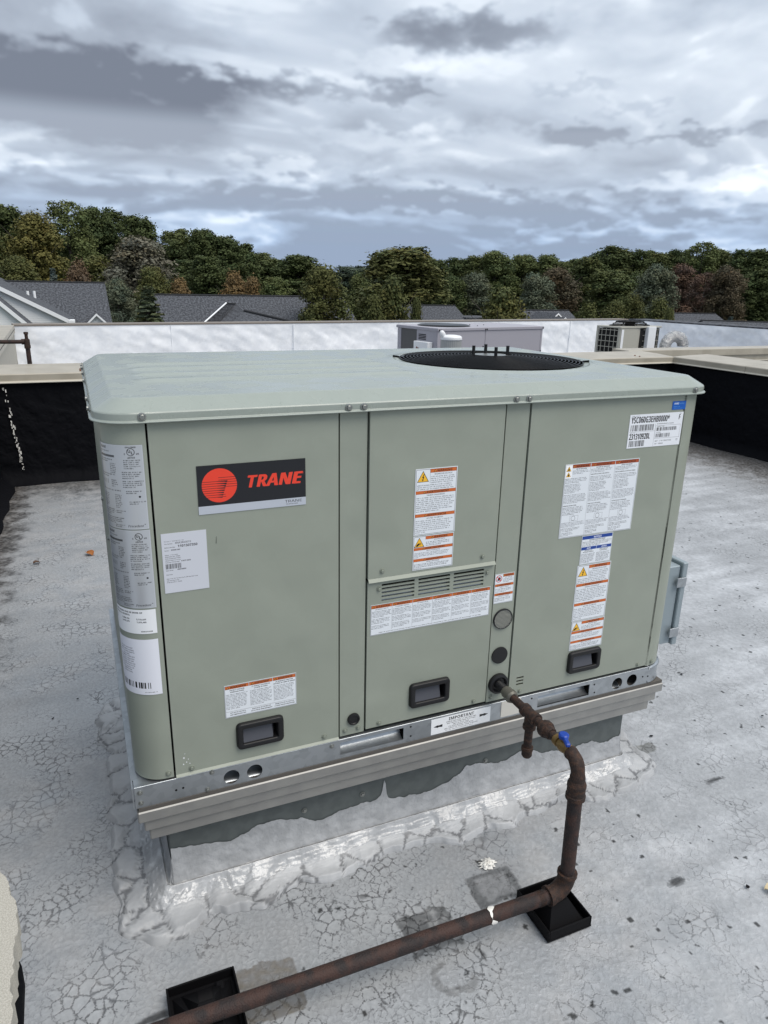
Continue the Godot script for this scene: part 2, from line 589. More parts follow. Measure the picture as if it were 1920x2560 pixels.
# one picture of the stains and worn paint over the whole deck: x -1..7, z -5.2..2.8
func build_stains() -> ImageTexture:
	var s := 1536
	var ims := []
	ims.resize(4)
	var fs := [noise(0.0047, 4, FastNoiseLite.TYPE_SIMPLEX, 41), noise(0.027, 4, FastNoiseLite.TYPE_SIMPLEX, 43), noise(0.133, 3, FastNoiseLite.TYPE_SIMPLEX, 47), noise(0.06, 2, FastNoiseLite.TYPE_SIMPLEX, 53)]
	var work := func(j: int) -> void:
		var im: Image = fs[j].get_image(s, s, false, false, true)
		im.convert(Image.FORMAT_L8)
		ims[j] = im.get_data()
	var id := WorkerThreadPool.add_group_task(work, 4)
	WorkerThreadPool.wait_for_group_task_completion(id)
	var d0: PackedByteArray = ims[0]
	var d1: PackedByteArray = ims[1]
	var d2: PackedByteArray = ims[2]
	var d3: PackedByteArray = ims[3]
	# rectangles left by old pipe blocks, smears, rings: x, z, half x, half z, kind
	var spots := [
		[0.955, 0.245, 0.078, 0.058, 0], [0.707, 0.312, 0.075, 0.066, 1], [0.258, 0.312, 0.078, 0.075, 2], [-0.02, 0.285, 0.06, 0.012, 3],
		[0.705, 0.455, 0.06, 0.05, 4], [1.95, 0.13, 0.05, 0.012, 3], [1.47, 0.44, 0.035, 0.012, 3], [0.80, 0.43, 0.006, 0.03, 3], [1.84, -0.1, 0.05, 0.03, 5], [0.26, 0.02, 0.03, 0.02, 3]]
	var streak_im: Image = noise(0.027, 4, FastNoiseLite.TYPE_SIMPLEX, 59).get_image(s / 8, s, false, false, true)
	streak_im.convert(Image.FORMAT_L8)
	streak_im.resize(s, s, Image.INTERPOLATE_CUBIC)
	var d4 := streak_im.get_data()
	var rows := []
	rows.resize(s)
	var line := func(y: int) -> void:
		var o := PackedByteArray()
		o.resize(s * 4)
		var z := -5.2 + 8.0 * (y + 0.5) / s
		var by_row := []
		for q in spots:
			if absf(z - q[1]) < q[3] + 0.09:
				by_row.append(q)
		for x in s:
			var i := y * s + x
			var wx := -1.0 + 8.0 * (x + 0.5) / s
			var n0: float = d0[i] / 255.0
			var n1: float = d1[i] / 255.0
			var n2: float = d2[i] / 255.0
			var n3: float = d3[i] / 255.0
			var n4: float = d4[i] / 255.0
			var far := smoothstep(1.0, -2.2, z) * 0.22 + smoothstep(0.1, 1.5, wx) * 0.40
			var al := clampf(0.20 + far + (n0 - 0.5) * 0.8, 0.06, 0.88)
			var tone := lerpf(0.565, 0.665, smoothstep(0.1, 1.9, wx)) + (n0 - 0.5) * 0.12 + (n1 - 0.5) * 0.10 + (n2 - 0.5) * 0.11 + (n4 - 0.5) * 0.13
			var warm := (n1 - 0.42) * 0.03 * (1.0 - smoothstep(0.6, 2.0, wx))
			# the deck is dirtier beside the parapets
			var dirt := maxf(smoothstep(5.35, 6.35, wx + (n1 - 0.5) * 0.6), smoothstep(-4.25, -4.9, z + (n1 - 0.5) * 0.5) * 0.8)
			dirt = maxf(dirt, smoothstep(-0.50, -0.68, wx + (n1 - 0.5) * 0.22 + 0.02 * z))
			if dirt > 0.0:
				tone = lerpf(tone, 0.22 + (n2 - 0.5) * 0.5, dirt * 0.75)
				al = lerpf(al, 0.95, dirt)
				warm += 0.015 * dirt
			# flakes of missing paint
			if n3 > 0.905 and n2 > 0.52 and wx > 0.2 + 0.4 * n0:
				tone = 0.13
				al = 0.9
			var r := tone * 0.985 + warm
			var g := tone
			var b := tone * 1.02 - warm
			for q in by_row:
				var ux: float = (wx - q[0] + (n1 - 0.5) * 0.018) / q[2]
				var uz: float = (z - q[1] + (n3 - 0.5) * 0.018) / q[3]
				var m := maxf(absf(ux), absf(uz))
				match q[4]:
					0:
						if m < 1.0:
							var rim := smoothstep(0.62, 0.8, m) * (1.0 - smoothstep(0.86, 1.0, m))
							var v := 0.45 - rim * 0.34 - (0.35 if ux < -0.55 and n1 > 0.47 else 0.0) + (n2 - 0.5) * 0.25
							r = lerpf(r, v, 0.9); g = lerpf(g, v, 0.9); b = lerpf(b, v * 1.01, 0.9)
							al = maxf(al, 0.62)
					1:
						if m < 1.0:
							var v := 0.33 + (n2 - 0.5) * 0.75 - (0.28 if uz < 0.1 and n1 > 0.52 else 0.0)
							r = lerpf(r, v, 0.85); g = lerpf(g, v, 0.85); b = lerpf(b, v, 0.85)
							al = maxf(al, 0.7)
					2:
						if m < 1.0:
							r = lerpf(r, 0.385 + (n2 - 0.5) * 0.16, 0.9); g = lerpf(g, 0.36 + (n2 - 0.5) * 0.16, 0.9); b = lerpf(b, 0.325 + (n2 - 0.5) * 0.14, 0.9)
							al = maxf(al, 0.45 + 0.5 * n2)
					3:
						var e := ux * ux + uz * uz
						if e < 1.0 + (n2 - 0.5) * 1.2:
							r = 0.1; g = 0.1; b = 0.105
							al = 0.85 * clampf(1.3 - e, 0, 1)
					4:
						var e := sqrt(ux * ux + uz * uz)
						if e > 0.72 and e < 1.1 and ux - uz * 0.6 < 0.55:
							var v := 0.43 + (n2 - 0.5) * 0.2
							r = lerpf(r, v, 0.75); g = lerpf(g, v, 0.75); b = lerpf(b, v, 0.75)
							al = maxf(al, 0.65)
					5:
						var e := ux * ux + uz * uz
						if e < 1.0:
							r = lerpf(r, 0.36 + (n2 - 0.5) * 0.4, 0.8); g = lerpf(g, 0.36 + (n2 - 0.5) * 0.4, 0.8); b = lerpf(b, 0.34 + (n2 - 0.5) * 0.4, 0.8)
							al = maxf(al, 0.7)
			o[x * 4] = int(clampf(r, 0, 1) * 255)
			o[x * 4 + 1] = int(clampf(g, 0, 1) * 255)
			o[x * 4 + 2] = int(clampf(b, 0, 1) * 255)
			o[x * 4 + 3] = int(al * 255)
		rows[y] = o
	var id2 := WorkerThreadPool.add_group_task(line, s)
	WorkerThreadPool.wait_for_group_task_completion(id2)
	var data := PackedByteArray()
	for y in s:
		data.append_array(rows[y])
	return ImageTexture.create_from_image(Image.create_from_data(s, s, false, Image.FORMAT_RGBA8, data))

# ---------------------------------------------------------------- materials
func build_materials() -> void:
	var grain := noise_tex(512, noise(0.02, 5, FastNoiseLite.TYPE_SIMPLEX, 61), Color(0, 0, 0), Color(1, 1, 1), 0.1, 0.9)
	var speck := noise_tex(512, noise(0.12, 2, FastNoiseLite.TYPE_SIMPLEX, 63), Color(0, 0, 0), Color(1, 1, 1), 0.2, 0.8)
	var paint := mat("painted_sheet_steel", Color(1, 1, 1), 0.42)
	paint.albedo_texture = noise_tex(512, noise(0.008, 4, FastNoiseLite.TYPE_SIMPLEX, 65), srgb(147, 153, 141), srgb(150, 156, 144), 0.2, 0.8)
	bumpy(paint, noise_tex(512, noise(0.006, 2, FastNoiseLite.TYPE_SIMPLEX, 64), Color(0, 0, 0), Color(1, 1, 1), 0.1, 0.9), 0.25)
	tri_map(paint, 1.1)
	var lid := mat("painted_lid_steel", Color(1, 1, 1), 1.0)
	var rim := noise(0.011, 4, FastNoiseLite.TYPE_SIMPLEX, 66).get_seamless_image(1024, 1024, false, false, 0.12, true)
	rim.convert(Image.FORMAT_L8)
	var rd := rim.get_data()
	var ro := PackedByteArray()
	ro.resize(rd.size() * 3)
	for i in rd.size():
		# faint outlines left where puddles dried
		var e: int = absi(rd[i] - 150)
		var tone: int = 155 + (rd[i] - 128) / 40 - (14 if e < 2 else 0) + (5 if rd[i] > 151 and rd[i] < 160 else 0)
		ro[i * 3] = tone - 6
		ro[i * 3 + 1] = tone + 2
		ro[i * 3 + 2] = tone - 5
	lid.albedo_texture = ImageTexture.create_from_image(Image.create_from_data(1024, 1024, false, Image.FORMAT_RGB8, ro))
	lid.roughness_texture = noise_tex(1024, noise(0.006, 5, FastNoiseLite.TYPE_SIMPLEX, 67), Color(0.20, 0.20, 0.20), Color(0.34, 0.34, 0.34), 0.44, 0.56)
	tri_map(lid, 1.0)
	var galv := mat("galvanised_steel", Color(1, 1, 1), 0.34, 0.85)
	var sp := noise(0.045, 1, FastNoiseLite.TYPE_CELLULAR, 71)
	sp.cellular_return_type = FastNoiseLite.RETURN_CELL_VALUE
	galv.albedo_texture = noise_tex(512, sp, srgb(166, 171, 175), srgb(180, 185, 189), 0.0, 1.0)
	tri_map(galv, 2.4)
	var worn := mat("weathered_aluminium", Color(1, 1, 1), 0.5, 0.55)
	worn.albedo_texture = noise_tex(512, noise(0.012, 5, FastNoiseLite.TYPE_SIMPLEX, 72), srgb(156, 155, 152), srgb(164, 163, 159), 0.2, 0.8)
	tri_map(worn, 1.6)
	var curb := mat("grey_curb_sheet", Color(1, 1, 1), 0.5, 0.3)
	curb.albedo_texture = noise_tex(512, noise(0.02, 4, FastNoiseLite.TYPE_SIMPLEX, 73), srgb(96, 102, 101), srgb(104, 110, 109), 0.2, 0.8)
	tri_map(curb, 1.5)
	var silver := mat("silver_roof_coating", Color(1, 1, 1), 0.31, 0.1)
	silver.albedo_texture = noise_tex(512, noise(0.012, 5, FastNoiseLite.TYPE_SIMPLEX, 74), srgb(170, 172, 174), srgb(186, 188, 190), 0.25, 0.75)
	tri_map(silver, 2.2)
	bumpy(silver, noise_tex(512, noise(0.03, 4, FastNoiseLite.TYPE_SIMPLEX, 75), Color(0, 0, 0), Color(1, 1, 1), 0.15, 0.85), 0.12)
	var roof := mat("cracked_silver_roofing", Color(1, 1, 1), 0.5, 0.12)
	roof.albedo_texture = crack_albedo
	roof.uv1_scale = Vector3(1, 1, 1)
	bumpy(roof, crack_height, 0.28)
	roof.detail_enabled = true
	roof.detail_albedo = build_stains()
	roof.detail_uv_layer = BaseMaterial3D.DETAIL_UV_2
	var flash := mat("cracked_flashing_coat", srgb(255, 255, 255), 0.5, 0.0)
	flash.albedo_texture = silver.albedo_texture
	bumpy(flash, crack_height, 0.12)
	flash.vertex_color_use_as_albedo = true
	tri_map(flash, 0.16)
	mat("black_roof_membrane", lin(0.0045, 0.0048, 0.0065), 0.75)
	var mem: StandardMaterial3D = M["black_roof_membrane"]
	mem.metallic_specular = 0.2
	tri_map(bumpy(mem, grain, 1.0), 0.5)
	var tan := mat("tan_metal_coping", Color(1, 1, 1), 0.4)
	tan.albedo_texture = noise_tex(512, noise(0.006, 4, FastNoiseLite.TYPE_SIMPLEX, 76), srgb(160, 153, 138), srgb(170, 163, 148), 0.2, 0.8)
	tri_map(tan, 0.8)
	var white := mat("silver_painted_fabric", Color(1, 1, 1), 0.5)
	white.albedo_texture = noise_tex(1024, noise(0.009, 6, FastNoiseLite.TYPE_SIMPLEX, 77), srgb(227, 230, 235), srgb(238, 240, 243), 0.2, 0.8)
	bumpy(white, grain, 0.2)
	tri_map(white, 0.35)
	var stucco := mat("rough_beige_stucco", Color(1, 1, 1), 0.9)
	stucco.albedo_texture = noise_tex(512, noise(0.15, 3, FastNoiseLite.TYPE_SIMPLEX, 78), srgb(158, 154, 143), srgb(180, 176, 166), 0.2, 0.75)
	bumpy(stucco, speck, 0.03)
	tri_map(stucco, 4.0)
	var rust := mat("rusty_black_iron", Color(1, 1, 1), 0.72, 0.1)
	rust.albedo_texture = noise_tex(512, noise(0.011, 6, FastNoiseLite.TYPE_SIMPLEX, 79), srgb(40, 34, 34), srgb(66, 46, 40), 0.25, 0.75)
	bumpy(rust, speck, 0.08)
	tri_map(rust, 3.0)
	var rust2 := mat("rusty_fitting_iron", Color(1, 1, 1), 0.75, 0.1)
	rust2.albedo_texture = noise_tex(512, noise(0.025, 5, FastNoiseLite.TYPE_SIMPLEX, 80), srgb(46, 35, 31), srgb(78, 54, 41), 0.3, 0.85)
	bumpy(rust2, speck, 0.1)
	tri_map(rust2, 4.0)
	mat("grey_union_iron", srgb(110, 108, 100), 0.5, 0.5)
	mat("brass", srgb(134, 110, 70), 0.45, 0.6)
	mat("blue_plastic", srgb(14, 62, 156), 0.35)
	mat("black_plastic", lin(0.005, 0.005, 0.006), 0.5)
	mat("dark_grey_plastic", lin(0.075, 0.078, 0.092), 0.3)
	mat("black_tray_plastic", lin(0.005, 0.005, 0.006), 0.65)
	M["black_tray_plastic"].metallic_specular = 0.25
	mat("black_wire", lin(0.004, 0.004, 0.0045), 0.28)
	M["black_wire"].metallic_specular = 0.2
	mat("dark_inside", lin(0.004, 0.0042, 0.004), 0.9)
	mat("screw_zinc", srgb(150, 152, 148), 0.35, 0.8)
	mat("screw_painted", srgb(140, 146, 134), 0.4, 0.2)
	mat("white_sealant", srgb(236, 234, 228), 0.6)
	mat("grey_old_paint", srgb(158, 156, 164), 0.45)
	mat("beige_grey_paint", srgb(168, 166, 156), 0.45)
	mat("white_paint", srgb(228, 230, 232), 0.4)
	mat("coil_dark", lin(0.02, 0.021, 0.026), 0.6, 0.3)
	mat("coil_grey", srgb(92, 92, 92), 0.7, 0.2)
	var foil := mat("crinkled_foil", srgb(190, 190, 190), 0.2, 0.95)
	tri_map(bumpy(foil, grain, 2.0), 3.0)
	mat("rust_brown", srgb(112, 58, 34), 0.8)
	var shing := mat("dark_roof_shingles", Color(1, 1, 1), 0.92)
	shing.albedo_texture = noise_tex(512, noise(0.03, 3, FastNoiseLite.TYPE_SIMPLEX, 81), srgb(46, 48, 53), srgb(92, 95, 101), 0.25, 0.75)
	tri_map(shing, 0.35)
	mat("roof_ridge", srgb(42, 44, 47), 0.9)
	mat("white_siding", srgb(238, 240, 240), 0.6)
	mat("white_trim", srgb(246, 248, 250), 0.5)
	mat("far_wall", srgb(150, 148, 142), 0.8)
	mat("leaf_brown", srgb(150, 92, 40), 0.7)
	mat("leaf_dark", srgb(82, 58, 42), 0.7)
	mat("bark", lin(0.07, 0.06, 0.05), 0.9)
	mat("pale_bark", lin(0.32, 0.29, 0.25), 0.9)
	var ground := mat("grass_ground", Color(1, 1, 1), 1.0)
	ground.albedo_texture = noise_tex(512, noise(0.02, 5, FastNoiseLite.TYPE_SIMPLEX, 82), lin(0.03, 0.04, 0.015), lin(0.06, 0.07, 0.03), 0.2, 0.8)
	tri_map(ground, 0.05)
	mat("brick_wall", srgb(128, 104, 88), 0.9)
	var leaf := {"dg": Vector3(0.076, 0.097, 0.039), "mg": Vector3(0.099, 0.117, 0.046), "lg": Vector3(0.120, 0.145, 0.057), "ol": Vector3(0.115, 0.122, 0.046), "yo": Vector3(0.155, 0.143, 0.048), "or": Vector3(0.190, 0.131, 0.064),
		"rb": Vector3(0.155, 0.108, 0.071), "rd": Vector3(0.136, 0.090, 0.069), "sg": Vector3(0.129, 0.147, 0.099), "pk": Vector3(0.172, 0.163, 0.124), "bs": Vector3(0.121, 0.152, 0.140), "sp": Vector3(0.115, 0.140, 0.124),
		"dol": Vector3(0.090, 0.099, 0.037), "fg": Vector3(0.085, 0.110, 0.076), "br": Vector3(0.121, 0.099, 0.064)}
	for k: String in leaf:
		var c: Vector3 = leaf[k]
		var m := mat("leaves_" + k, lin(c.x, c.y, c.z), 0.75)
		m.metallic_specular = 0.25
		m.vertex_color_use_as_albedo = true
		m.backlight_enabled = true
		m.backlight = Color(0.35, 0.35, 0.35)

func pic_mat(t: Texture2D, rough := 0.5) -> StandardMaterial3D:
	var m := StandardMaterial3D.new()
	m.resource_name = "printed_sheet"
	m.albedo_texture = t
	m.roughness = rough
	m.texture_repeat = false
	return m

# ---------------------------------------------------------------- labels
const INK := Color(0.08, 0.08, 0.09)
const SOFT := Color(0.17, 0.18, 0.20)
const PAPER := Color(0.90, 0.92, 0.94)

func pic_brand() -> Texture2D:
	var p := Pic.new(786, 354, srgb(24, 25, 31))
	var red := srgb(236, 66, 44)
	p.rect(0, 294, 786, 60, srgb(186, 192, 202))
	p.disc(155, 150, 124, red)
	var k := srgb(24, 25, 31)
	for i in 8:      # speed lines that cross the ball and thicken into a numeral-like bar
		var y := 118.0 + i * 16.5
		var rx := 212.0 - i * 5.5
		p.rect(28 if i < 6 else 44 + (i - 6) * 10, y, rx - 30, 3, k)
		p.poly([Vector2(120, y), Vector2(rx, y - 1), Vector2(rx - 3, y + 9), Vector2(140, y + 4)], k)
	for i in 5:
		p.rect(148 if i < 2 else 205 - i * 5, 92.0 + i * 17, 136 if i < 2 else 78 + i * 4, 3, k)
	p.text("TRANE", 338, 96, 88, red, true, 0.0, 1.04, 0.24)
	p.text("TRANE", 340, 96, 88, red, true, 0.0, 1.04, 0.24)
	p.text("TRANE", 341, 95, 90, red, true, 0.0, 1.04, 0.24)
	p.text("®", 755, 98, 16, red)
	p.text("TRANE", 625, 306, 20, k, false, 0.0, 1.6)
	p.text("TECHNOLOGIES", 632, 334, 7, k, false, 0.0, 1.35)
	return p.done()

func pic_shipping() -> Texture2D:
	var p := Pic.new(312, 454, srgb(206, 209, 217), 5)
	p.text("Ship Date: 31-MAR-2023 09:12:30", 18, 56, 6.5, SOFT)
	p.text("Trip Number:", 18, 74, 7, INK); p.text("4NA3840019", 92, 68, 14, INK)
	p.text("Delivery Number:", 18, 102, 7, INK); p.text("1101507350", 110, 92, 18, INK, true)
	p.text("Carrier:", 18, 124, 7, INK); p.text("PRIME INC", 62, 122, 9, INK, true)
	p.text("Deliver To Customer:", 18, 158, 7, INK)
	p.text("FERGUSON 1664 PRIME", 18, 172, 7, INK)
	p.text("5440 CLOVERLEAF PKWY", 18, 186, 7, INK)
	p.text("VALLEY VIEW, OH 44125", 18, 200, 7, INK)
	p.text("Customer PO Number:", 18, 214, 7, INK); p.text("E1817-3842", 128, 211, 9, INK, true)
	p.bars(18, 230, 112, 38, 1.5, INK)
	p.text("Sales Order:", 18, 276, 7, INK); p.text("43316604", 96, 272, 10, INK, true)
	p.text("Ship Date:", 18, 308, 7, INK)
	p.text("Ship From: US Panama City FL 200 Aberdeen Loop", 18, 340, 7, INK)
	p.text("200 Aberdeen Loop", 18, 354, 7, INK)
	p.text("PANAMA CITY, FL 32405", 18, 368, 7, INK)
	return p.done()

func pic_wool() -> Texture2D:
	var p := Pic.new(460, 226, PAPER, 6)
	var t := [["WARNING", "PRODUCT CONTAINS", "FIBERGLASS WOOL!", "REPLACE FILTERS WITH", "SAME DIMENSIONAL SIZE"], ["AVERTISSEMENT", "CE PRODUIT CONTIENT DE", "LA LAINE DE VERRE!", "REMPLACER LES FILTRES PAR", "DES FILTRES DE MEME DIMENSION"], ["ADVERTENCIA", "¡EL PRODUCTO CONTIENE", "MATERIAL DE FIBRA DE VIDRIO!", "REEMPLACE LOS FILTROS CON", "LA MISMA MEDIDA DIMENSIONAL"]]
	for i in 3:
		var x := 5.0 + i * 151
		p.band(x, 5, 148, 22, t[i][0])
		p.text(t[i][1], x + 74, 33, 7.5, INK, true, 0.5, 0.9)
		p.text(t[i][2], x + 74, 46, 7.5, INK, true, 0.5, 0.9)
		p.small(x + 4, 62, 140, 11, 10, SOFT)
		p.text(t[i][3], x + 74, 192, 7, INK, true, 0.5, 0.9)
		p.text(t[i][4], x + 74, 206, 7, INK, true, 0.5, 0.85)
	p.rect(5, 184, 450, 1.5, INK)
	p.frame(2, 2, 456, 222, 2, Color(0.35, 0.36, 0.4))
	return p.done()

func pic_voltage() -> Texture2D:
	var p := Pic.new(302, 448, PAPER, 7)
	p.frame(5, 5, 292, 438, 2, INK)
	p.warn_sign(54, 14, 84, 0)
	p.rect(104, 6, 1.5, 92, SOFT)
	p.band(105, 6, 190, 24, "WARNING")
	p.text("HAZARDOUS VOLTAGE!", 200, 36, 9, INK, false, 0.5)
	p.small(110, 52, 182, 4, 13, SOFT, 0.9)
	p.small(12, 106, 280, 3, 13, SOFT, 0.95)
	p.band(6, 146, 290, 22, "AVERTISSEMENT")
	p.text("TENSION DANGEREUSE!", 150, 174, 9, INK, false, 0.5)
	p.small(12, 190, 276, 8, 13, SOFT)
	p.band(6, 302, 290, 22, "ADVERTENCIA")
	p.text("¡VOLTAJE PELIGROSO!", 150, 330, 9, INK, false, 0.5)
	p.small(12, 346, 276, 7, 13, SOFT, 0.25)
	return p.done()

func pic_rotating() -> Texture2D:
	var p := Pic.new(302, 240, PAPER, 8)
	p.frame(4, 4, 294, 232, 2, INK)
	p.warn_sign(44, 10, 76, 1)
	p.band(90, 5, 206, 22, "WARNING")
	p.text("ROTATING PARTS!", 195, 31, 7.5, INK, false, 0.5)
	p.small(94, 44, 196, 3, 11, SOFT)
	p.band(5, 80, 291, 20, "AVERTISSEMENT")
	p.text("PIECES TOURNANTES!", 150, 104, 7.5, INK, false, 0.5)
	p.small(10, 117, 280, 4, 10, SOFT, 0.1)
	p.band(5, 160, 291, 20, "ADVERTENCIA")
	p.text("¡PIEZAS GIRATORIAS!", 150, 184, 7.5, INK, false, 0.5)
	p.small(10, 197, 280, 4, 9.5, SOFT, 0.2)
	return p.done()

func pic_gas() -> Texture2D:
	var p := Pic.new(908, 222, PAPER, 9)
	var t := ["WARNING", "WARNING", "AVERTISSEMENT", "AVERTISSEMENT", "ADVERTENCIA", "ADVERTENCIA"]
	for i in 6:
		var x := 5.0 + i * 150
		p.band(x, 4, 148, 22, t[i])
		p.text(["HAZARDOUS GASES!", "FLAMMABLE VAPORS!", "GAZ DANGEREUX!", "VAPEURS INFLAMMABLES!", "¡GASES PELIGROSOS!", "¡VAPORES INFLAMABLES!"][i], x + 74, 31, 7.5, INK, false, 0.5)
		p.small(x + 3, 46, 140, 5, 10, SOFT)
		p.small(x + 3, 102, 140, 4, 10, SOFT)
		p.small(x + 3, 150, 140, 3 + i % 2, 10, SOFT)
		if i: p.rect(x - 2, 28, 1, 170, SOFT)
	p.small(60, 204, 780, 1, 9, SOFT, 1.0)
	p.frame(2, 2, 904, 218, 2, INK)
	return p.done()

func pic_hot() -> Texture2D:
	var p := Pic.new(160, 224, PAPER, 10)
	p.frame(2, 2, 156, 220, 1.5, INK)
	p.disc(33, 36, 26, srgb(190, 40, 40)); p.disc(33, 36, 21, PAPER)
	p.poly([Vector2(18, 48), Vector2(26, 28), Vector2(40, 22), Vector2(48, 36), Vector2(38, 50)], INK)
	p.poly([Vector2(14, 20), Vector2(18, 16), Vector2(53, 52), Vector2(49, 56)], srgb(190, 40, 40))
	p.band(66, 4, 90, 20, "WARNING")
	p.text("HOT SURFACE!", 112, 28, 6.5, INK, false, 0.5)
	p.small(70, 40, 82, 3, 10, SOFT)
	p.band(4, 76, 152, 19, "AVERTISSEMENT")
	p.text("SURFACE CHAUDE!", 80, 99, 6.5, INK, false, 0.5)
	p.small(8, 112, 142, 3, 10, SOFT)
	p.band(4, 146, 152, 19, "ADVERTENCIA")
	p.text("¡SUPERFICIE CALIENTE!", 80, 169, 6.5, INK, false, 0.5)
	p.small(8, 182, 142, 3, 10, SOFT)
	return p.done()

func pic_model() -> Texture2D:
	var p := Pic.new(496, 244, srgb(234, 237, 242), 11)
	p.text("Drawing Number / P/N", 16, 8, 5, SOFT)
	p.text("YSC060G3EHB0000*", 14, 18, 44, INK, true, 0.0, 0.62)
	p.text("YSC060G3EHB0000*", 15, 18, 44, INK, true, 0.0, 0.62)
	p.text("REV", 462, 6, 6, SOFT); p.text("F", 456, 18, 36, INK, true, 0.0, 0.75)
	p.bars(16, 76, 216, 44, 2, INK)
	p.rect(8, 126, 234, 1.5, INK)
	p.text("Serial Number", 16, 130, 5, SOFT)
	p.text("231310928L", 12, 140, 42, INK, true, 0.0, 0.60)
	p.text("231310928L", 13, 140, 42, INK, true, 0.0, 0.60)
	p.bars(16, 190, 140, 44, 2, INK)
	p.rect(242, 76, 1.5, 164, INK)
	p.text("YSC060G3EHB0000*A1C2A0000", 254, 74, 7, INK, false, 0.0, 1.15)
	p.frame(248, 90, 234, 96, 1.5, INK)
	p.text("YSC060G3EHB0000", 258, 94, 6, INK)
	p.bars(258, 104, 194, 26, 2, INK)
	p.text("231310928L", 258, 138, 6, INK)
	p.bars(258, 150, 130, 28, 2, INK)
	p.text("UNIT: 5 TON CONVERTIBLE", 256, 200, 9, INK, false, 0.0, 0.9, 0.0, "Droid Sans Mono"); p.text("Q1", 456, 196, 14, INK, false, 0.0, 0.8)
	p.text("SO0 -TOOH603", 256, 220, 9, INK, false, 0.0, 0.9, 0.0, "Droid Sans Mono")
	return p.done()

func pic_blue() -> Texture2D:
	var p := Pic.new(126, 60, srgb(12, 92, 186), 12)
	p.text("AHRI", 14, 10, 13, Color(1, 1, 1), true, 0.0, 1.0, 0.15); p.text("CERTIFIED", 60, 13, 8, srgb(150, 195, 240))
	p.small(14, 36, 60, 1, 10, srgb(110, 165, 225), 1.0); p.small(14, 47, 86, 1, 9, srgb(80, 140, 210), 1.0)
	return p.done()

func pic_big() -> Texture2D:
	var p := Pic.new(656, 548, PAPER, 13)
	p.frame(4, 4, 648, 540, 2, SOFT)
	p.rect(5, 5, 54, 96, Color(1, 1, 1))
	p.warn_sign(31, 14, 42, 2); p.warn_sign(31, 56, 40, 2)
	var t := ["WARNING", "AVERTISSEMENT", "ADVERTENCIA"]
	var rust := srgb(176, 80, 38)
	for i in 3:
		var x := 62.0 if i == 0 else 6.0 + i * 216
		var w := 155.0 if i == 0 else 212.0
		p.band(x, 6, w, 24, t[i], rust)
		p.text(["FIRE OR EXPLOSION!", "INCENDIE OU EXPLOSION!", "¡FUEGO O EXPLOSION!"][i], x + w / 2, 35, 7.5, INK, true, 0.5, 0.9)
		p.small(x + 4, 48, w - 10, 3, 10, SOFT)
		x = 10.0 + i * 216
		w = 200.0
		if i > 0: p.text(["", "POUR VOTRE SECURITE, LIRE AVANT DE", "PARA SU SEGURIDAD, LEA ANTES DE OPERAR"][i], x, 84, 7.5, INK, true, 0.0, 0.85)
		p.small(x, 102, w, 4, 10, SOFT)
		p.small(x, 146, w * 0.72, 7, 10, SOFT)
		p.small(x, 222, w, 7, 10, SOFT)
		p.text(["OPERATING INSTRUCTIONS", "DIRECTIVES D'UTILISATION", "INSTRUCCIONES DE OPERACION"][i], x, 302, 7.5, INK, true, 0.0, 0.85)
		p.small(x, 316, w * 0.9, 6, 10.5, SOFT)
		p.frame(x + 70, 384, 74, 40, 1.5, SOFT)
		p.disc(x + 100, 404, 18, SOFT); p.disc(x + 100, 404, 16, PAPER)
		p.small(x, 430, w, 4, 10, SOFT)
		p.small(x, 474, w * 0.9, 3, 10, INK)
		p.small(x, 508, w * 0.6, 3, 10, SOFT)
		if i: p.rect(i * 216 + 2.0, 32, 1, 508, SOFT)
	return p.done()

func pic_notice() -> Texture2D:
	var p := Pic.new(282, 230, PAPER, 14)
	var blue := srgb(24, 66, 150)
	p.frame(3, 3, 276, 224, 1.5, INK)
	p.rect(4, 4, 274, 26, blue); p.text("NOTICE", 141, 10, 14, Color(1, 1, 1), true, 0.5, 1.0, 0.15)
	p.text("IMPROPER REFRIGERANT CHARGE!", 141, 35, 7.5, INK, true, 0.5, 0.85)
	p.small(10, 48, 262, 4, 10, SOFT)
	p.rect(4, 90, 135, 24, blue); p.text("AVIS", 70, 96, 12, Color(1, 1, 1), true, 0.5, 1.0, 0.15)
	p.rect(142, 90, 136, 24, blue); p.text("AVISO", 210, 96, 12, Color(1, 1, 1), true, 0.5, 1.0, 0.15)
	p.text("CHARGE DE FLUIDE", 70, 118, 6.5, INK, true, 0.5, 0.85); p.text("¡CARGA INADECUADA", 210, 118, 6.5, INK, true, 0.5, 0.85)
	p.text("FRIGORIGENE INADEQUATE!", 70, 129, 6.5, INK, true, 0.5, 0.8); p.text("DE REFRIGERANTE!", 210, 129, 6.5, INK, true, 0.5, 0.85)
	p.small(8, 144, 126, 8, 9.6, SOFT); p.small(146, 144, 126, 8, 9.6, SOFT)
	return p.done()

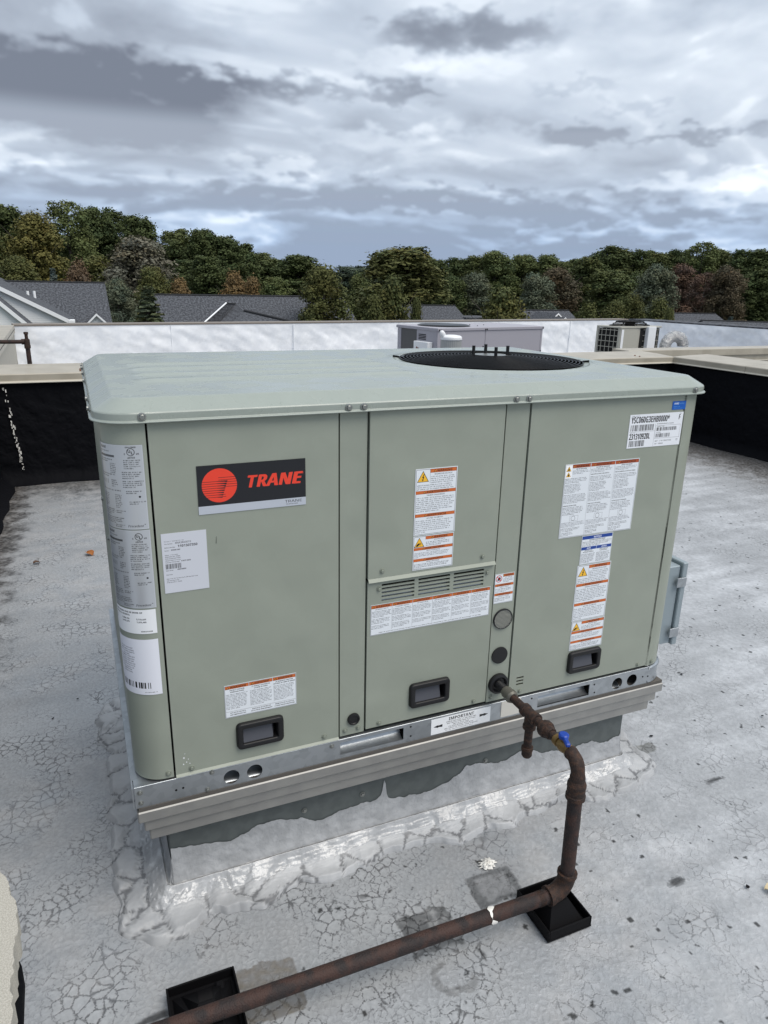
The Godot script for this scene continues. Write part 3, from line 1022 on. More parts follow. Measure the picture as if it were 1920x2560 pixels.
func pic_important() -> Texture2D:
	var p := Pic.new(494, 128, srgb(240, 242, 244), 15)
	p.text("IMPORTANT", 247, 10, 25, INK, true, 0.5, 1.05)
	var t := ["REMOVE TWO FORK LIFT BRACKETS AND", "BASE PROTECTION PRIOR TO SETTING", "UNIT ON ROOF CURB.", "YOU MUST REMOVE SHEET METAL", "AND LUMBER OR YOU WILL HAVE TO RE-LIFT"]
	for i in 5:
		p.text(t[i], 247, 42.0 + i * 14, 9.5, INK, false, 0.5, 1.05)
	p.text("REF: INSTALLATION OPERATION MAINTENANCE MANUAL", 235, 114, 6.5, INK, false, 0.5)
	for s in [[18, 1.0], [476, -1.0]]:
		var x: float = s[0]
		var d: float = s[1]
		var y := 66.0 if d > 0 else 58.0
		p.poly([Vector2(x, y), Vector2(x + d * 42, y - 13), Vector2(x + d * 34, y), Vector2(x + d * 42, y + 13)], INK)
		p.poly([Vector2(x + d * 30, y - 5), Vector2(x + d * 74, y - 11), Vector2(x + d * 74, y + 11), Vector2(x + d * 30, y + 5)], INK)
	return p.done()

func pic_plate(sd: int, gas: bool) -> Texture2D:
	var p := Pic.new(380, 474, srgb(192, 196, 201), sd)
	p.frame(3, 3, 374, 468, 1.5, srgb(225, 228, 232))
	p.text("TRANE", 100, 12, 14, INK, true, 0.0, 1.1, 0.2)
	p.small(100, 36, 90, 1, 9, INK, 1.0)
	if gas: p.text("GAS-FIRED", 318, 8, 8, INK, true, 0.5)
	p.disc(318, 38, 21, INK); p.disc(318, 38, 18, srgb(192, 196, 201))
	p.text("U", 310, 26, 16, INK, true, 0.5); p.text("L", 324, 34, 16, INK, true, 0.5)
	p.text("C", 286, 44, 9, INK, true, 0.5); p.text("US", 352, 44, 9, INK, true, 0.5)
	p.text("LISTED", 318, 64, 9, INK, true, 0.5)
	p.rect(96, 58, 128, 12, srgb(90, 92, 96))
	p.small(100, 80, 120, 2, 11, INK)
	p.small(190, 102, 40, 6, 10, INK, 0.8)
	p.small(276, 80, 90, 5, 11, INK)
	p.small(262, 146, 106, 4, 11, INK)
	p.small(262, 196, 108, 4, 11, INK)
	p.small(96, 162, 130, 2, 12, INK)
	for k in 4: p.rect(104.0 + k * 18, 196, 3, 24, INK)
	p.small(190, 194, 40, 4, 11, INK)
	p.small(276, 252, 90, 2, 11, INK)
	p.small(96, 250, 150, 1, 11, INK, 1.0)
	p.rect(340, 282, 10, 10, INK)
	p.small(96, 276, 60, 8, 10, INK); p.small(206, 276, 40, 8, 10, INK)
	p.small(290, 312, 84, 2, 11, INK)
	p.small(96, 362, 100, 4, 10, INK); p.small(206, 366, 60, 2, 10, INK)
	p.small(96, 408, 160, 4, 10, INK)
	p.small(190, 448, 66, 2, 10, INK)
	p.text("Precedent", 268, 448, 12, INK, false, 0.0, 1.05, 0.25, "Droid Serif"); p.text("™", 356, 444, 8, INK)
	return p.done()

func pic_patents() -> Texture2D:
	var p := Pic.new(360, 152, srgb(238, 240, 242), 17)
	p.text("MANUFACTURED UNDER ONE OR MORE OF", 10, 14, 10, INK, true, 0.0, 0.98)
	p.text("THE FOLLOWING U.S. PATENTS", 10, 32, 10, INK, true, 0.0, 0.98)
	p.text("PATENTS", 40, 56, 9, INK, true); p.text("5,806,190", 150, 56, 9, INK, true); p.text("5,735,655", 250, 56, 9, INK, true)
	p.text("6,276", 52, 74, 9, INK, true); p.text("6,070,375", 150, 74, 9, INK, true); p.text("7,975,495", 250, 74, 9, INK, true)
	p.text("X39850751020", 270, 134, 7, INK, true)
	return p.done()

func pic_scaqmd() -> Texture2D:
	var p := Pic.new(360, 366, srgb(230, 232, 240), 18)
	var t := ["THIS UNIT DOES NOT", "COMPLY WITH SCAQMD", "RULE 1111 AND SJVAPCD", "RULE 4905.", "THE FURNACE DOES NOT", "MEET THE 14 NG/J NOX", "EMISSION LIMIT AND", "THEREFORE CAN NOT BE", "SOLD OR INSTALLED IN", "THOSE AREAS OF CA", "UNDER THOSE", "JURISDICTIONS."]
	for i in 12:
		p.text(t[i], 150, 60.0 + i * 14.5, 8.5, SOFT, false, 0.5, 1.0)
	p.bars(30, 284, 276, 40, 4, INK)
	p.small(262, 346, 70, 1, 9, SOFT, 1.0)
	return p.done()

# ---------------------------------------------------------------- the rooftop unit
const UNIT_Y := 0.38

func flat_label(called: String, x: float, y: float, w: float, h: float, t: Texture2D, parent: Node, label: String, z := 0.0012, rough := 0.45) -> void:
	var g := Geo.new()
	var e := 0.0009
	g.quad(Vector3(x, y, z), Vector3(x + w, y, z), Vector3(x + w, y + h, z), Vector3(x, y + h, z))
	var edge := Rect2(0.005, 0.005, 0.002, 0.002)
	g.quad(Vector3(x, y + h, z), Vector3(x + w, y + h, z), Vector3(x + w, y + h, z - e), Vector3(x, y + h, z - e), edge)
	g.quad(Vector3(x, y, z - e), Vector3(x + w, y, z - e), Vector3(x + w, y, z), Vector3(x, y, z), edge)
	g.quad(Vector3(x, y, z - e), Vector3(x, y, z), Vector3(x, y + h, z), Vector3(x, y + h, z - e), edge)
	g.quad(Vector3(x + w, y, z), Vector3(x + w, y, z - e), Vector3(x + w, y + h, z - e), Vector3(x + w, y + h, z), edge)
	var o := part(called, g, pic_mat(t, rough), parent)
	o.set_meta("label", label)

# front-left corner post: arc length s from the seam towards the left side
func post_point(s: float, y: float, off: float) -> Vector3:
	var r := 0.075
	var c := Vector3(0.083, y, -0.075)
	if s < 0.0172:
		return Vector3(0.1002 - s, y, off)
	var a := (s - 0.0172) / r
	if a < PI / 2:
		return c + Vector3(-sin(a), 0, cos(a)) * (r + off)
	return Vector3(0.008 - off, y, -0.075 - (s - 0.0172 - r * PI / 2))

func wrapped_label(called: String, s0: float, w: float, y0: float, y1: float, t: Texture2D, parent: Node, label: String, rough := 0.4, metal := 0.0) -> void:
	var rows := []
	for j in 2:
		var row := []
		for k in 29:
			row.append(post_point(s0 + w * (1.0 - k / 28.0), y0 if j == 0 else y1, 0.0011))
		rows.append(row)
	var g := Geo.new()
	g.sheet(rows)
	var m := pic_mat(t, rough)
	m.metallic = metal
	part(called, g, m, parent).set_meta("label", label)

func screw_mesh(r: float) -> ArrayMesh:
	var g := Geo.new()
	g.xf = Transform3D(Basis(Vector3(1, 0, 0), PI / 2), Vector3.ZERO)
	g.lathe([Vector2(r * 1.55, 0.0), Vector2(r * 1.5, r * 0.28), Vector2(r * 1.05, r * 0.4)], 14)
	g.lathe([Vector2(r, r * 0.3), Vector2(r, r * 0.95), Vector2(r * 0.82, r * 1.1), Vector2(0.0001, r * 1.1)], 6)
	return g.mesh()

func handle(x0: float, x1: float, y0: float, y1: float, parent: Node) -> void:
	var g := Geo.new()
	# rounded frame: outer loop on the panel, proud outer edge, inner rim, sloping throat
	var loops := [[0.0, 0.0, 0.013], [0.001, 0.009, 0.013], [0.004, 0.012, 0.011], [0.0145, 0.012, 0.006], [0.0175, 0.008, 0.004], [0.0185, -0.03, 0.003]]
	var rows := []
	for l in loops:
		rows.append(round_loop(x0 + l[0], x1 - l[0], y0 + l[0], y1 - l[0], l[2], l[1]))
	g.sheet(rows, true)
	var h := part("handle", g, M["black_plastic"], parent)
	var p := Geo.new()
	var a := x0 + 0.018
	var b := x1 - 0.018
	var c := y0 + 0.018
	var d := y1 - 0.018
	# the pocket: a ramp leaning inwards to the top, two cheeks
	p.quad(Vector3(a, c, 0.005), Vector3(b - 0.012, c, 0.005), Vector3(b - 0.012, d, -0.008), Vector3(a, d, -0.008))
	p.quad(Vector3(b - 0.012, c, 0.005), Vector3(b, c, -0.028), Vector3(b, d, -0.028), Vector3(b - 0.012, d, -0.008))
	part("pocket", p, M["dark_grey_plastic"], h)

func round_loop(x0: float, x1: float, y0: float, y1: float, r: float, z: float, seg := 5) -> Array:
	var out := []
	for q in [[x1 - r, y0 + r, -PI / 2], [x1 - r, y1 - r, 0.0], [x0 + r, y1 - r, PI / 2], [x0 + r, y0 + r, PI]]:
		for k in seg + 1:
			var a: float = q[2] + PI / 2 * k / seg
			out.append(Vector3(q[0] + cos(a) * r, q[1] + sin(a) * r, z))
	return out

func round_loop_flat(x0: float, x1: float, z0: float, z1: float, r: float, y: float, seg := 6) -> Array:
	var out := []
	for q in round_loop(x0, x1, -z1, -z0, r, y, seg):
		out.append(Vector3(q.x, q.z, -q.y))
	return out

func disc_plug(called: String, x: float, y: float, r: float, prof: Array, m: Material, parent: Node) -> MeshInstance3D:
	var g := Geo.new()
	g.xf = Transform3D(Basis(Vector3(1, 0, 0), PI / 2), Vector3(x, y, 0.0))
	g.lathe(prof, 24)
	return part(called, g, m, parent)

func build_unit() -> void:
	var t := thing("rooftop_air_conditioner", "large grey-green rooftop air conditioner with round fan grille, in the foreground", "air conditioner", Vector3(0, UNIT_Y, 0))
	var paint: Material = M["painted_sheet_steel"]
	var g := Geo.new()
	g.box(Vector3(0.03, 0.067, -1.08), Vector3(1.74, 0.80, -0.045))
	part("inner_frame", g, M["dark_inside"], t)
	# corner posts
	for side in 2:
		g = Geo.new()
		var rows := []
		for y: float in [0.068, 1.0005]:
			var row := []
			for k in 25:
				row.append(post_point(0.20 * (1.0 - k / 24.0), y, 0.0))
			rows.append(row)
		if side == 1:
			for row in rows:
				for k in row.size():
					row[k].x = 1.776 - row[k].x - 0.0063
				row.reverse()
		g.sheet(rows)
		part("corner_post", g, paint, t)
	# panels between the posts
	g = Geo.new(); g.plate(0.1052, 0.5535, 0.071, 1.001, 0.0, 0.02, [Rect2(0.2735, 0.116, 0.1125, 0.063)])
	g.quad(Vector3(0.1052, 0.066, 0.006), Vector3(0.5535, 0.066, 0.006), Vector3(0.5535, 0.072, 0.0005), Vector3(0.1052, 0.072, 0.0005))
	part("access_panel", g, paint, t)
	g = Geo.new(); g.plate(0.5585, 0.6315, 0.069, 1.001, -0.003, 0.02); part("center_post", g, paint, t)
	g = Geo.new(); g.plate(0.6365, 1.0315, 0.5445, 1.001, 0.003, 0.02)
	g.quad(Vector3(0.6365, 0.5365, 0.010), Vector3(1.0315, 0.5365, 0.010), Vector3(1.0315, 0.5455, 0.0035), Vector3(0.6365, 0.5455, 0.0035))
	g.quad(Vector3(0.6365, 0.5365, 0.002), Vector3(1.0315, 0.5365, 0.002), Vector3(1.0315, 0.5365, 0.010), Vector3(0.6365, 0.5365, 0.010))
	part("upper_panel", g, paint, t)
	var holes := []
	for s: float in [0.678, 0.789, 0.900]:
		for k in 5:
			holes.append(Rect2(s, 0.4735 + k * 0.0112, 0.099, 0.0062))
	holes.append(Rect2(0.779, 0.1225, 0.1155, 0.064))
	g = Geo.new(); g.plate(0.6365, 1.034, 0.076, 0.534, 0.0, 0.02, holes); part("lower_panel", g, paint, t)
	g = Geo.new()
	g.quad(Vector3(0.66, 0.466, -0.0055), Vector3(1.02, 0.466, -0.0055), Vector3(1.02, 0.504, -0.014), Vector3(0.66, 0.504, -0.014))
	part("louver_baffle", g, M["galvanised_steel"], t)
	g = Geo.new(); g.plate(1.039, 1.113, 0.069, 1.001, -0.003, 0.02); part("center_post", g, paint, t)
	holes = []
	for k in 3:
		holes.append(Rect2(1.144, 0.107 + k * 0.0115, 0.026, 0.0062))
	holes.append(Rect2(1.342, 0.117, 0.1125, 0.062))
	g = Geo.new(); g.plate(1.1178, 1.6775, 0.071, 1.001, 0.0, 0.02, holes); part("access_panel", g, paint, t)
	# sides and back
	g = Geo.new(); g.box(Vector3(0.010, 0.068, -1.10), Vector3(0.03, 1.0005, -0.205)); part("side_panel", g, paint, t)
	g = Geo.new(); g.box(Vector3(1.74, 0.068, -1.10), Vector3(1.7605, 1.0005, -0.205)); part("side_panel", g, paint, t)
	g = Geo.new(); g.box(Vector3(0.03, 0.068, -1.10), Vector3(1.74, 1.0005, -1.081)); part("back_panel", g, paint, t)
	build_base_rail(t)
	build_lid(t)
	# handles, plugs, screens
	handle(0.2655, 0.394, 0.108, 0.187, t); handle(0.771, 0.9025, 0.1145, 0.1945, t); handle(1.334, 1.4625, 0.109, 0.187, t)
	disc_plug("hole_plug", 0.599, 0.1195, 0.018, [Vector2(0.0185, -0.002), Vector2(0.018, 0.004), Vector2(0.014, 0.005), Vector2(0.012, 0.002), Vector2(0.0001, 0.002)], M["black_plastic"], t)
	disc_plug("round_cover", 1.075, 0.228, 0.028, [Vector2(0.028, -0.002), Vector2(0.0275, 0.001), Vector2(0.0001, 0.0012)], M["black_plastic"], t)
	disc_plug("pipe_grommet", 1.076, 0.131, 0.033, [Vector2(0.034, -0.002), Vector2(0.033, 0.008), Vector2(0.026, 0.011), Vector2(0.020, 0.004), Vector2(0.0001, 0.004)], M["black_plastic"], t)
	var scr := disc_plug("vent_screen", 1.076, 0.351, 0.033, [Vector2(0.033, -0.002), Vector2(0.0325, 0.003), Vector2(0.0305, 0.003), Vector2(0.030, -0.006), Vector2(0.0001, -0.006)], M["coil_dark"], t)
	g = Geo.new()
	for k in range(-7, 8):
		var o := k * 0.0042
		var l := sqrt(maxf(0.0, 0.031 * 0.031 - o * o))
		g.tube([Vector3(1.076 + o, 0.351 - l, 0.001), Vector3(1.076 + o, 0.351 + l, 0.001)], 0.0009, 4, false)
		g.tube([Vector3(1.076 - l, 0.351 + o, 0.0015), Vector3(1.076 + l, 0.351 + o, 0.0015)], 0.0009, 4, false)
	part("wire_mesh", g, M["screw_zinc"], scr)
	# screws
	var big := screw_mesh(0.0062)
	var small := screw_mesh(0.0052)
	for q: Vector2 in [Vector2(0.095, 1.0145), Vector2(0.576, 1.0125), Vector2(0.616, 1.0125), Vector2(1.058, 1.0125), Vector2(1.098, 1.0125), Vector2(1.696, 1.0135)]:
		part("screw", big, M["screw_zinc"], t, Vector3(q.x, q.y, 0.011))
	for q: Vector2 in [Vector2(0.146, 0.083), Vector2(0.087, 0.083), Vector2(0.511, 0.085), Vector2(0.678, 0.088), Vector2(0.992, 0.088), Vector2(0.670, 0.512), Vector2(1.009, 0.512), Vector2(1.159, 0.086), Vector2(1.634, 0.082), Vector2(1.694, 0.082)]:
		part("screw", small, M["screw_painted"], t, Vector3(q.x, q.y, 0.0))
	for q: Vector2 in [Vector2(0.677, 0.565), Vector2(0.988, 0.565)]:
		part("screw", small, M["screw_painted"], t, Vector3(q.x, q.y, 0.003))
	for q: Vector2 in [Vector2(0.574, 0.087), Vector2(0.614, 0.087), Vector2(1.055, 0.086)]:
		part("screw", small, M["screw_painted"], t, Vector3(q.x, q.y, -0.003))
	for z: float in [-0.15, -0.30, -0.66, -0.85, -1.0, -1.08]:
		var s := part("screw", big, M["screw_zinc"], t, Vector3(-0.007, 1.0125, z))
		s.rotation.y = -PI / 2
	for z: float in [-0.35, -0.75]:
		var s := part("screw", small, M["screw_zinc"], t, Vector3(0.010, 0.62, z))
		s.rotation.y = -PI / 2
	# printed sheets
	flat_label("brand_plate", 0.205, 0.774, 0.262, 0.118, pic_brand(), t, "black and silver brand plate with a red ball and red lettering", 0.0014, 0.3)
	flat_label("shipping_label", 0.115, 0.586, 0.104, 0.1505, pic_shipping(), t, "pale grey shipping label with delivery number and bar code")
	flat_label("warning_label", 0.2405, 0.2095, 0.192, 0.0955, pic_wool(), t, "three-language glass wool warning above the left handle")
	flat_label("warning_label", 0.7665, 0.6535, 0.125, 0.186, pic_voltage(), t, "voltage warning with yellow triangle on the middle panel", 0.0044)
	flat_label("warning_label", 0.7665, 0.5525, 0.124, 0.0985, pic_rotating(), t, "rotating parts warning on the middle panel", 0.0044)
	flat_label("warning_label", 0.646, 0.374, 0.378, 0.0915, pic_gas(), t, "wide six-column warning strip under the louvers")
	flat_label("warning_label", 1.0395, 0.4045, 0.0665, 0.094, pic_hot(), t, "small hot surface warning on the right post", -0.0018)
	flat_label("model_label", 1.466, 0.8455, 0.206, 0.1015, pic_model(), t, "white model number label with bar codes")
	flat_label("certification_label", 1.6235, 0.955, 0.0525, 0.0255, pic_blue(), t, "small blue certification sticker")
	flat_label("warning_label", 1.250, 0.585, 0.2725, 0.228, pic_big(), t, "large three-column gas warning on the right panel")
	flat_label("notice_label", 1.338, 0.488, 0.1175, 0.0945, pic_notice(), t, "blue-headed notice label on the right panel")
	flat_label("warning_label", 1.333, 0.295, 0.129, 0.1905, pic_voltage(), t, "voltage warning with yellow triangle on the right panel")
	flat_label("warning_label", 1.335, 0.1915, 0.1285, 0.101, pic_rotating(), t, "rotating parts warning above the right handle")
	flat_label("important_label", 0.847, 0.0045, 0.206, 0.053, pic_important(), t, "white fork lift label with two black arrows on the base rail", 0.0054)
	g = Geo.new(); g.plate(1.092, 1.164, 0.007, 0.062, 0.0054, 0.001); part("paper_sticker", g, mat("sticker_paper", srgb(206, 204, 196), 0.7), t)
	wrapped_label("rating_plate", 0.0085, 0.158, 0.7535, 0.951, pic_plate(21, true), t, "upper silver rating plate wrapped round the corner", 0.3, 0.35)
	wrapped_label("rating_plate", 0.0075, 0.158, 0.5545, 0.7515, pic_plate(22, false), t, "lower silver rating plate wrapped round the corner", 0.3, 0.35)
	wrapped_label("patent_label", 0.0105, 0.150, 0.4875, 0.551, pic_patents(), t, "white patent number label on the corner")
	wrapped_label("emission_label", 0.0105, 0.150, 0.3195, 0.472, pic_scaqmd(), t, "white emission rule sheet with bar code on the corner")
	g = Geo.new()
	var tagrows := []
	for y: float in [0.100, 0.136]:
		var row := []
		for k in 9:
			var pp := post_point(0.060 + 0.028 * k / 8.0, y, 0.0011)
			row.append(Vector3(1.7697 - pp.x, pp.y, pp.z))
		tagrows.append(row)
	g.sheet(tagrows)
	part("corner_sticker", g, M["white_paint"], t)
	g = Geo.new()
	for q in [[0.128, 0.118, 0.0022], [0.134, 0.104, 0.0016], [0.139, 0.112, 0.0012], [0.131, 0.130, 0.001], [0.142, 0.098, 0.0014], [0.126, 0.099, 0.0018]]:
		var dot := []
		for k in 7:
			dot.append(Vector3(q[0] + cos(TAU * k / 7.0) * q[2], q[1] + sin(TAU * k / 7.0) * q[2] * 1.4, 0.0006))
		g.poly(dot)
	part("coating_splashes", g, M["white_paint"], t).set_meta("kind", "stuff")
	g = Geo.new(); g.quad(Vector3(0.2405, 0.698, 0.0006), Vector3(0.2418, 0.698, 0.0006), Vector3(0.2428, 0.716, 0.0006), Vector3(0.2421, 0.716, 0.0006))
	part("scratch", g, M["coil_dark"], t)
	# electrical box hung on the right side
	g = Geo.new(); g.box(Vector3(1.7606, 0.05, -0.44), Vector3(1.900, 0.36, -0.125), 0.003)
	var bx := part("disconnect_box", g, mat("grey_box_paint", srgb(146, 158, 164), 0.45, 0.2), t)
	g = Geo.new(); g.box(Vector3(1.902, 0.045, -0.45), Vector3(1.926, 0.372, -0.115), 0.003); part("box_door", g, M["grey_box_paint"], bx)
	for y: float in [0.10, 0.30]:
		g = Geo.new(); g.box(Vector3(1.878, y - 0.018, -0.1145), Vector3(1.920, y + 0.018, -0.108), 0.001)
		part("hinge", g, M["galvanised_steel"], bx)

func build_base_rail(t: Node3D) -> void:
	var galv: Material = M["galvanised_steel"]
	var rail := CSGCombiner3D.new()
	rail.name = "base_rail"
	rail.material_override = galv
	t.add_child(rail)
	var cut := func(pos: Vector3, size: Vector3, op: int) -> void:
		var b := CSGBox3D.new()
		b.name = "piece"
		b.position = pos
		b.size = size
		b.operation = op
		b.material = galv
		rail.add_child(b, true)
	cut.call(Vector3(0.8425, 0.031, 0.0025), Vector3(1.685, 0.062, 0.003), CSGShape3D.OPERATION_UNION)
	cut.call(Vector3(0.657, 0.033, 0.0), Vector3(0.199, 0.040, 0.06), CSGShape3D.OPERATION_SUBTRACTION)
	cut.call(Vector3(1.3325, 0.030, 0.0), Vector3(0.205, 0.041, 0.06), CSGShape3D.OPERATION_SUBTRACTION)
	for x: float in [0.247, 0.310, 1.552, 1.615]:
		var c := CSGCylinder3D.new()
		c.name = "piece"
		c.radius = 0.0215
		c.height = 0.06
		c.sides = 24
		c.position = Vector3(x, 0.0275, 0.0)
		c.rotation.x = PI / 2
		c.operation = CSGShape3D.OPERATION_SUBTRACTION
		c.material = galv
		rail.add_child(c, true)
	# top flange, rounded right corner, sides and back
	var g := Geo.new()
	g.box(Vector3(0.0, 0.059, -0.03), Vector3(1.685, 0.0625, 0.0012))
	g.box(Vector3(-0.006, 0.0, -1.12), Vector3(-0.003, 0.0625, 0.004))
	g.box(Vector3(-0.003, 0.059, -1.12), Vector3(0.03, 0.0625, -0.03))
	g.box(Vector3(-0.003, 0.0, -1.123), Vector3(1.775, 0.0625, -1.12))
	var rows := []
	for q: Vector2 in [Vector2(0.002, 0.001), Vector2(0.004, 0.004), Vector2(0.002, 0.007), Vector2(0.001, 0.012), Vector2(0.001, 0.050), Vector2(0.004, 0.055), Vector2(0.005, 0.060), Vector2(0.002, 0.064), Vector2(-0.012, 0.066)]:
		var row := []
		for k in 17:
			var a := PI / 2 * k / 16.0
			row.append(Vector3(1.685 + sin(a) * (0.09 + q.x), q.y, -0.087 + cos(a) * (0.09 + q.x)))
		row.append(Vector3(1.775 + q.x, q.y, -1.12))
		rows.append(row)
	g.sheet(rows)
	# rolled lip that catches the sky along the whole front
	g.tube([Vector3(0.0, 0.0622, 0.0025), Vector3(1.69, 0.0622, 0.0025)], 0.0022, 8)
	part("rail_flange", g, galv, t)
	for s: Vector2 in [Vector2(0.557, 0.757), Vector2(1.229, 1.436)]:
		g = Geo.new()
		var pr := [Vector2(0.058, -0.034), Vector2(0.040, -0.034), Vector2(0.034, -0.026), Vector2(0.029, -0.030), Vector2(0.024, -0.022), Vector2(0.019, -0.024), Vector2(0.012, -0.010), Vector2(0.011, 0.0)]
		rows = []
		for q: Vector2 in pr:
			rows.append([Vector3(s.x, q.x, q.y), Vector3(s.y, q.x, q.y)])
		rows.reverse()
		g.sheet(rows)
		part("fork_pocket", g, galv, t)
	for s: Vector2 in [Vector2(0.22, 0.335), Vector2(1.525, 1.58)]:
		g = Geo.new()
		rows = []
		for w: Vector2 in [Vector2(0.001, -0.012), Vector2(0.008, -0.02), Vector2(0.014, -0.05), Vector2(0.021, -0.052), Vector2(0.024, -0.034), Vector2(0.028, -0.034), Vector2(0.030, -0.054), Vector2(0.058, -0.06)]:
			rows.append([Vector3(s.x, w.x, w.y), Vector3(s.y, w.x, w.y)])
		g.sheet(rows)
		part("drain_channel", g, galv, t)
	var small := screw_mesh(0.0046)
	for q: Vector2 in [Vector2(0.013, 0.046), Vector2(0.013, 0.015), Vector2(0.182, 0.007), Vector2(0.196, 0.057), Vector2(0.532, 0.049)]:
		part("screw", small, M["screw_zinc"], t, Vector3(q.x, q.y, 0.0042))
	var hole := Geo.new()
	hole.xf = Transform3D(Basis(Vector3(1, 0, 0), PI / 2), Vector3.ZERO)
	hole.lathe([Vector2(0.0034, -0.001), Vector2(0.003, 0.0005), Vector2(0.0001, 0.0005)], 10)
	var hm := hole.mesh()
	for q: Vector2 in [Vector2(0.102, 0.028), Vector2(0.12, 0.030), Vector2(0.779, 0.051), Vector2(0.780, 0.019), Vector2(1.206, 0.049), Vector2(1.454, 0.045), Vector2(1.458, 0.014), Vector2(1.662, 0.030), Vector2(1.685, 0.027)]:
		part("bolt_hole", hm, M["dark_inside"], t, Vector3(q.x, q.y, 0.0042))

const FAN := Vector3(1.325, 1.05, -0.575)
const FAN_R := 0.320

func lid_height(x: float, z: float) -> float:
	var y := 1.050
	for rz: float in [-0.32, -0.45, -0.58, -0.71]:
		var d := absf(z - rz)
		var e := minf(x - 0.10, 0.93 - x)
		if d < 0.034 and e > 0.0:
			y += 0.0055 * (1.0 - smoothstep(0.014, 0.034, d)) * smoothstep(0.0, 0.05, e)
	var r := Vector2(x - FAN.x, z - FAN.z).length()
	var q := (r - FAN_R - 0.022) / 0.02
	y += 0.0045 * exp(-q * q)
	return y

func build_lid(t: Node3D) -> void:
	var g := Geo.new()
	var rows := []
	var x0 := -0.006
	var x1 := 1.7815
	var z0 := -1.135
	var z1 := 0.0105
	for sheet_profile in [[Vector2(0.014, 1.0005), Vector2(-0.005, 1.0005), Vector2(-0.006, 1.0025), Vector2(-0.0045, 1.0045), Vector2(-0.0005, 1.0055), Vector2(0.0, 1.007)], [Vector2(0.0, 1.007), Vector2(0.0, 1.0195), Vector2(0.0008, 1.0217), Vector2(0.003, 1.0238)], [Vector2(0.003, 1.0238), Vector2(0.016, 1.0316), Vector2(0.030, 1.0398), Vector2(0.044, 1.0482)], [Vector2(0.044, 1.0482), Vector2(0.0465, 1.0494), Vector2(0.0485, 1.0499), Vector2(0.050, 1.0500)]]:
		rows = []
		for q: Vector2 in sheet_profile:
			rows.append(round_loop_flat(x0 + q.x, x1 - q.x, z0 + q.x, z1 - q.x, maxf(0.085 - q.x * 0.9, 0.02), q.y, 8))
		g.sheet(rows, true)
	# the pressed top, a grid that is pulled on to the round opening and the rounded outline
	var ax := x0 + 0.05
	var bx := x1 - 0.05
	var az := z0 + 0.05
	var bz := z1 - 0.05
	var nx := 150
	var nz := 92
	var cr := 0.038
	var base := g.v.size()
	var inside := PackedByteArray()
	for j in nz + 1:
		for i in nx + 1:
			var p := Vector2(lerpf(ax, bx, i / float(nx)), lerpf(az, bz, j / float(nz)))
			var c := Vector2(clampf(p.x, ax + cr, bx - cr), clampf(p.y, az + cr, bz - cr))
			var d := p - c
			if d.x != 0.0 and d.y != 0.0 and d.length() > cr:
				p = c + d.normalized() * cr
			var f := p - Vector2(FAN.x, FAN.z)
			var is_in := f.length() < FAN_R
			inside.append(1 if is_in else 0)
			if is_in:
				p = Vector2(FAN.x, FAN.z) + f.normalized() * FAN_R
			var e := 0.004
			var nn := Vector3(lid_height(p.x - e, p.y) - lid_height(p.x + e, p.y), 2 * e, lid_height(p.x, p.y - e) - lid_height(p.x, p.y + e))
			g.vert(Vector3(p.x, lid_height(p.x, p.y), p.y), nn)
	for j in nz:
		for i in nx:
			var a := j * (nx + 1) + i
			if inside[a] + inside[a + 1] + inside[a + nx + 1] + inside[a + nx + 2] == 4:
				continue
			var b := base + a
			g.ix.append_array([b, b + 1, b + nx + 2, b, b + nx + 2, b + nx + 1])
	var lid := part("lid", g, M["painted_lid_steel"], t)
	# rolled throat of the fan opening
	g = Geo.new()
	g.xf.origin = Vector3(FAN.x, 0, FAN.z)
	g.lathe([Vector2(FAN_R - 0.012, 0.86), Vector2(FAN_R - 0.010, 1.02), Vector2(FAN_R - 0.004, 1.042), Vector2(FAN_R + 0.004, 1.049), Vector2(FAN_R + 0.014, 1.0535), Vector2(FAN_R + 0.022, 1.0543)].map(func(q): return q), 64, true)
	for k in g.n.size(): g.n[k] = -g.n[k]
	part("fan_throat", g, M["painted_lid_steel"], lid)
	g = Geo.new()
	g.xf.origin = Vector3(FAN.x, 0, FAN.z)
	g.lathe([Vector2(FAN_R + 0.01, 0.85), Vector2(FAN_R + 0.01, 0.858), Vector2(0.001, 0.858)], 40)
	part("fan_well", g, M["dark_inside"], lid)
	# fan: hub and four pitched blades
	g = Geo.new()
	g.xf.origin = Vector3(FAN.x, 0, FAN.z)
	g.lathe([Vector2(0.075, 0.90), Vector2(0.075, 1.035), Vector2(0.06, 1.045), Vector2(0.001, 1.045)], 24)
	var motor := part("fan_motor", g, M["black_wire"], t)
	for b in 4:
		g = Geo.new()
		g.xf = Transform3D(Basis(Vector3.UP, b * PI / 2 + 0.4), Vector3(FAN.x, 0.93, FAN.z))
		rows = []
		for i in 7:
			var r := lerpf(0.07, 0.315, i / 6.0)
			var row := []
			for k in 7:
				var a := lerpf(-0.42, 0.42, k / 6.0) * (1.0 + 0.15 * i / 6.0)
				row.append(Vector3(r * cos(a), 0.045 * k / 6.0 - 0.02, r * sin(a)))
			rows.append(row)
		g.sheet(rows)
		part("fan_blade", g, M["coil_dark"], motor)
	# wire guard
	var grille := Node3D.new()
	grille.name = "fan_grille"
	t.add_child(grille)
	for k in 21:
		var r := 0.078 + k * 0.0121
		var y := 1.0555 + 0.019 * (1.0 - pow(r / 0.32, 1.6))
		var path := []
		for i in 73:
			path.append(Vector3(FAN.x + cos(TAU * i / 72.0) * r, y, FAN.z + sin(TAU * i / 72.0) * r))
		g = Geo.new()
		g.tube(path, 0.0019, 5, false)
		part("wire_ring", g, M["black_wire"], grille)
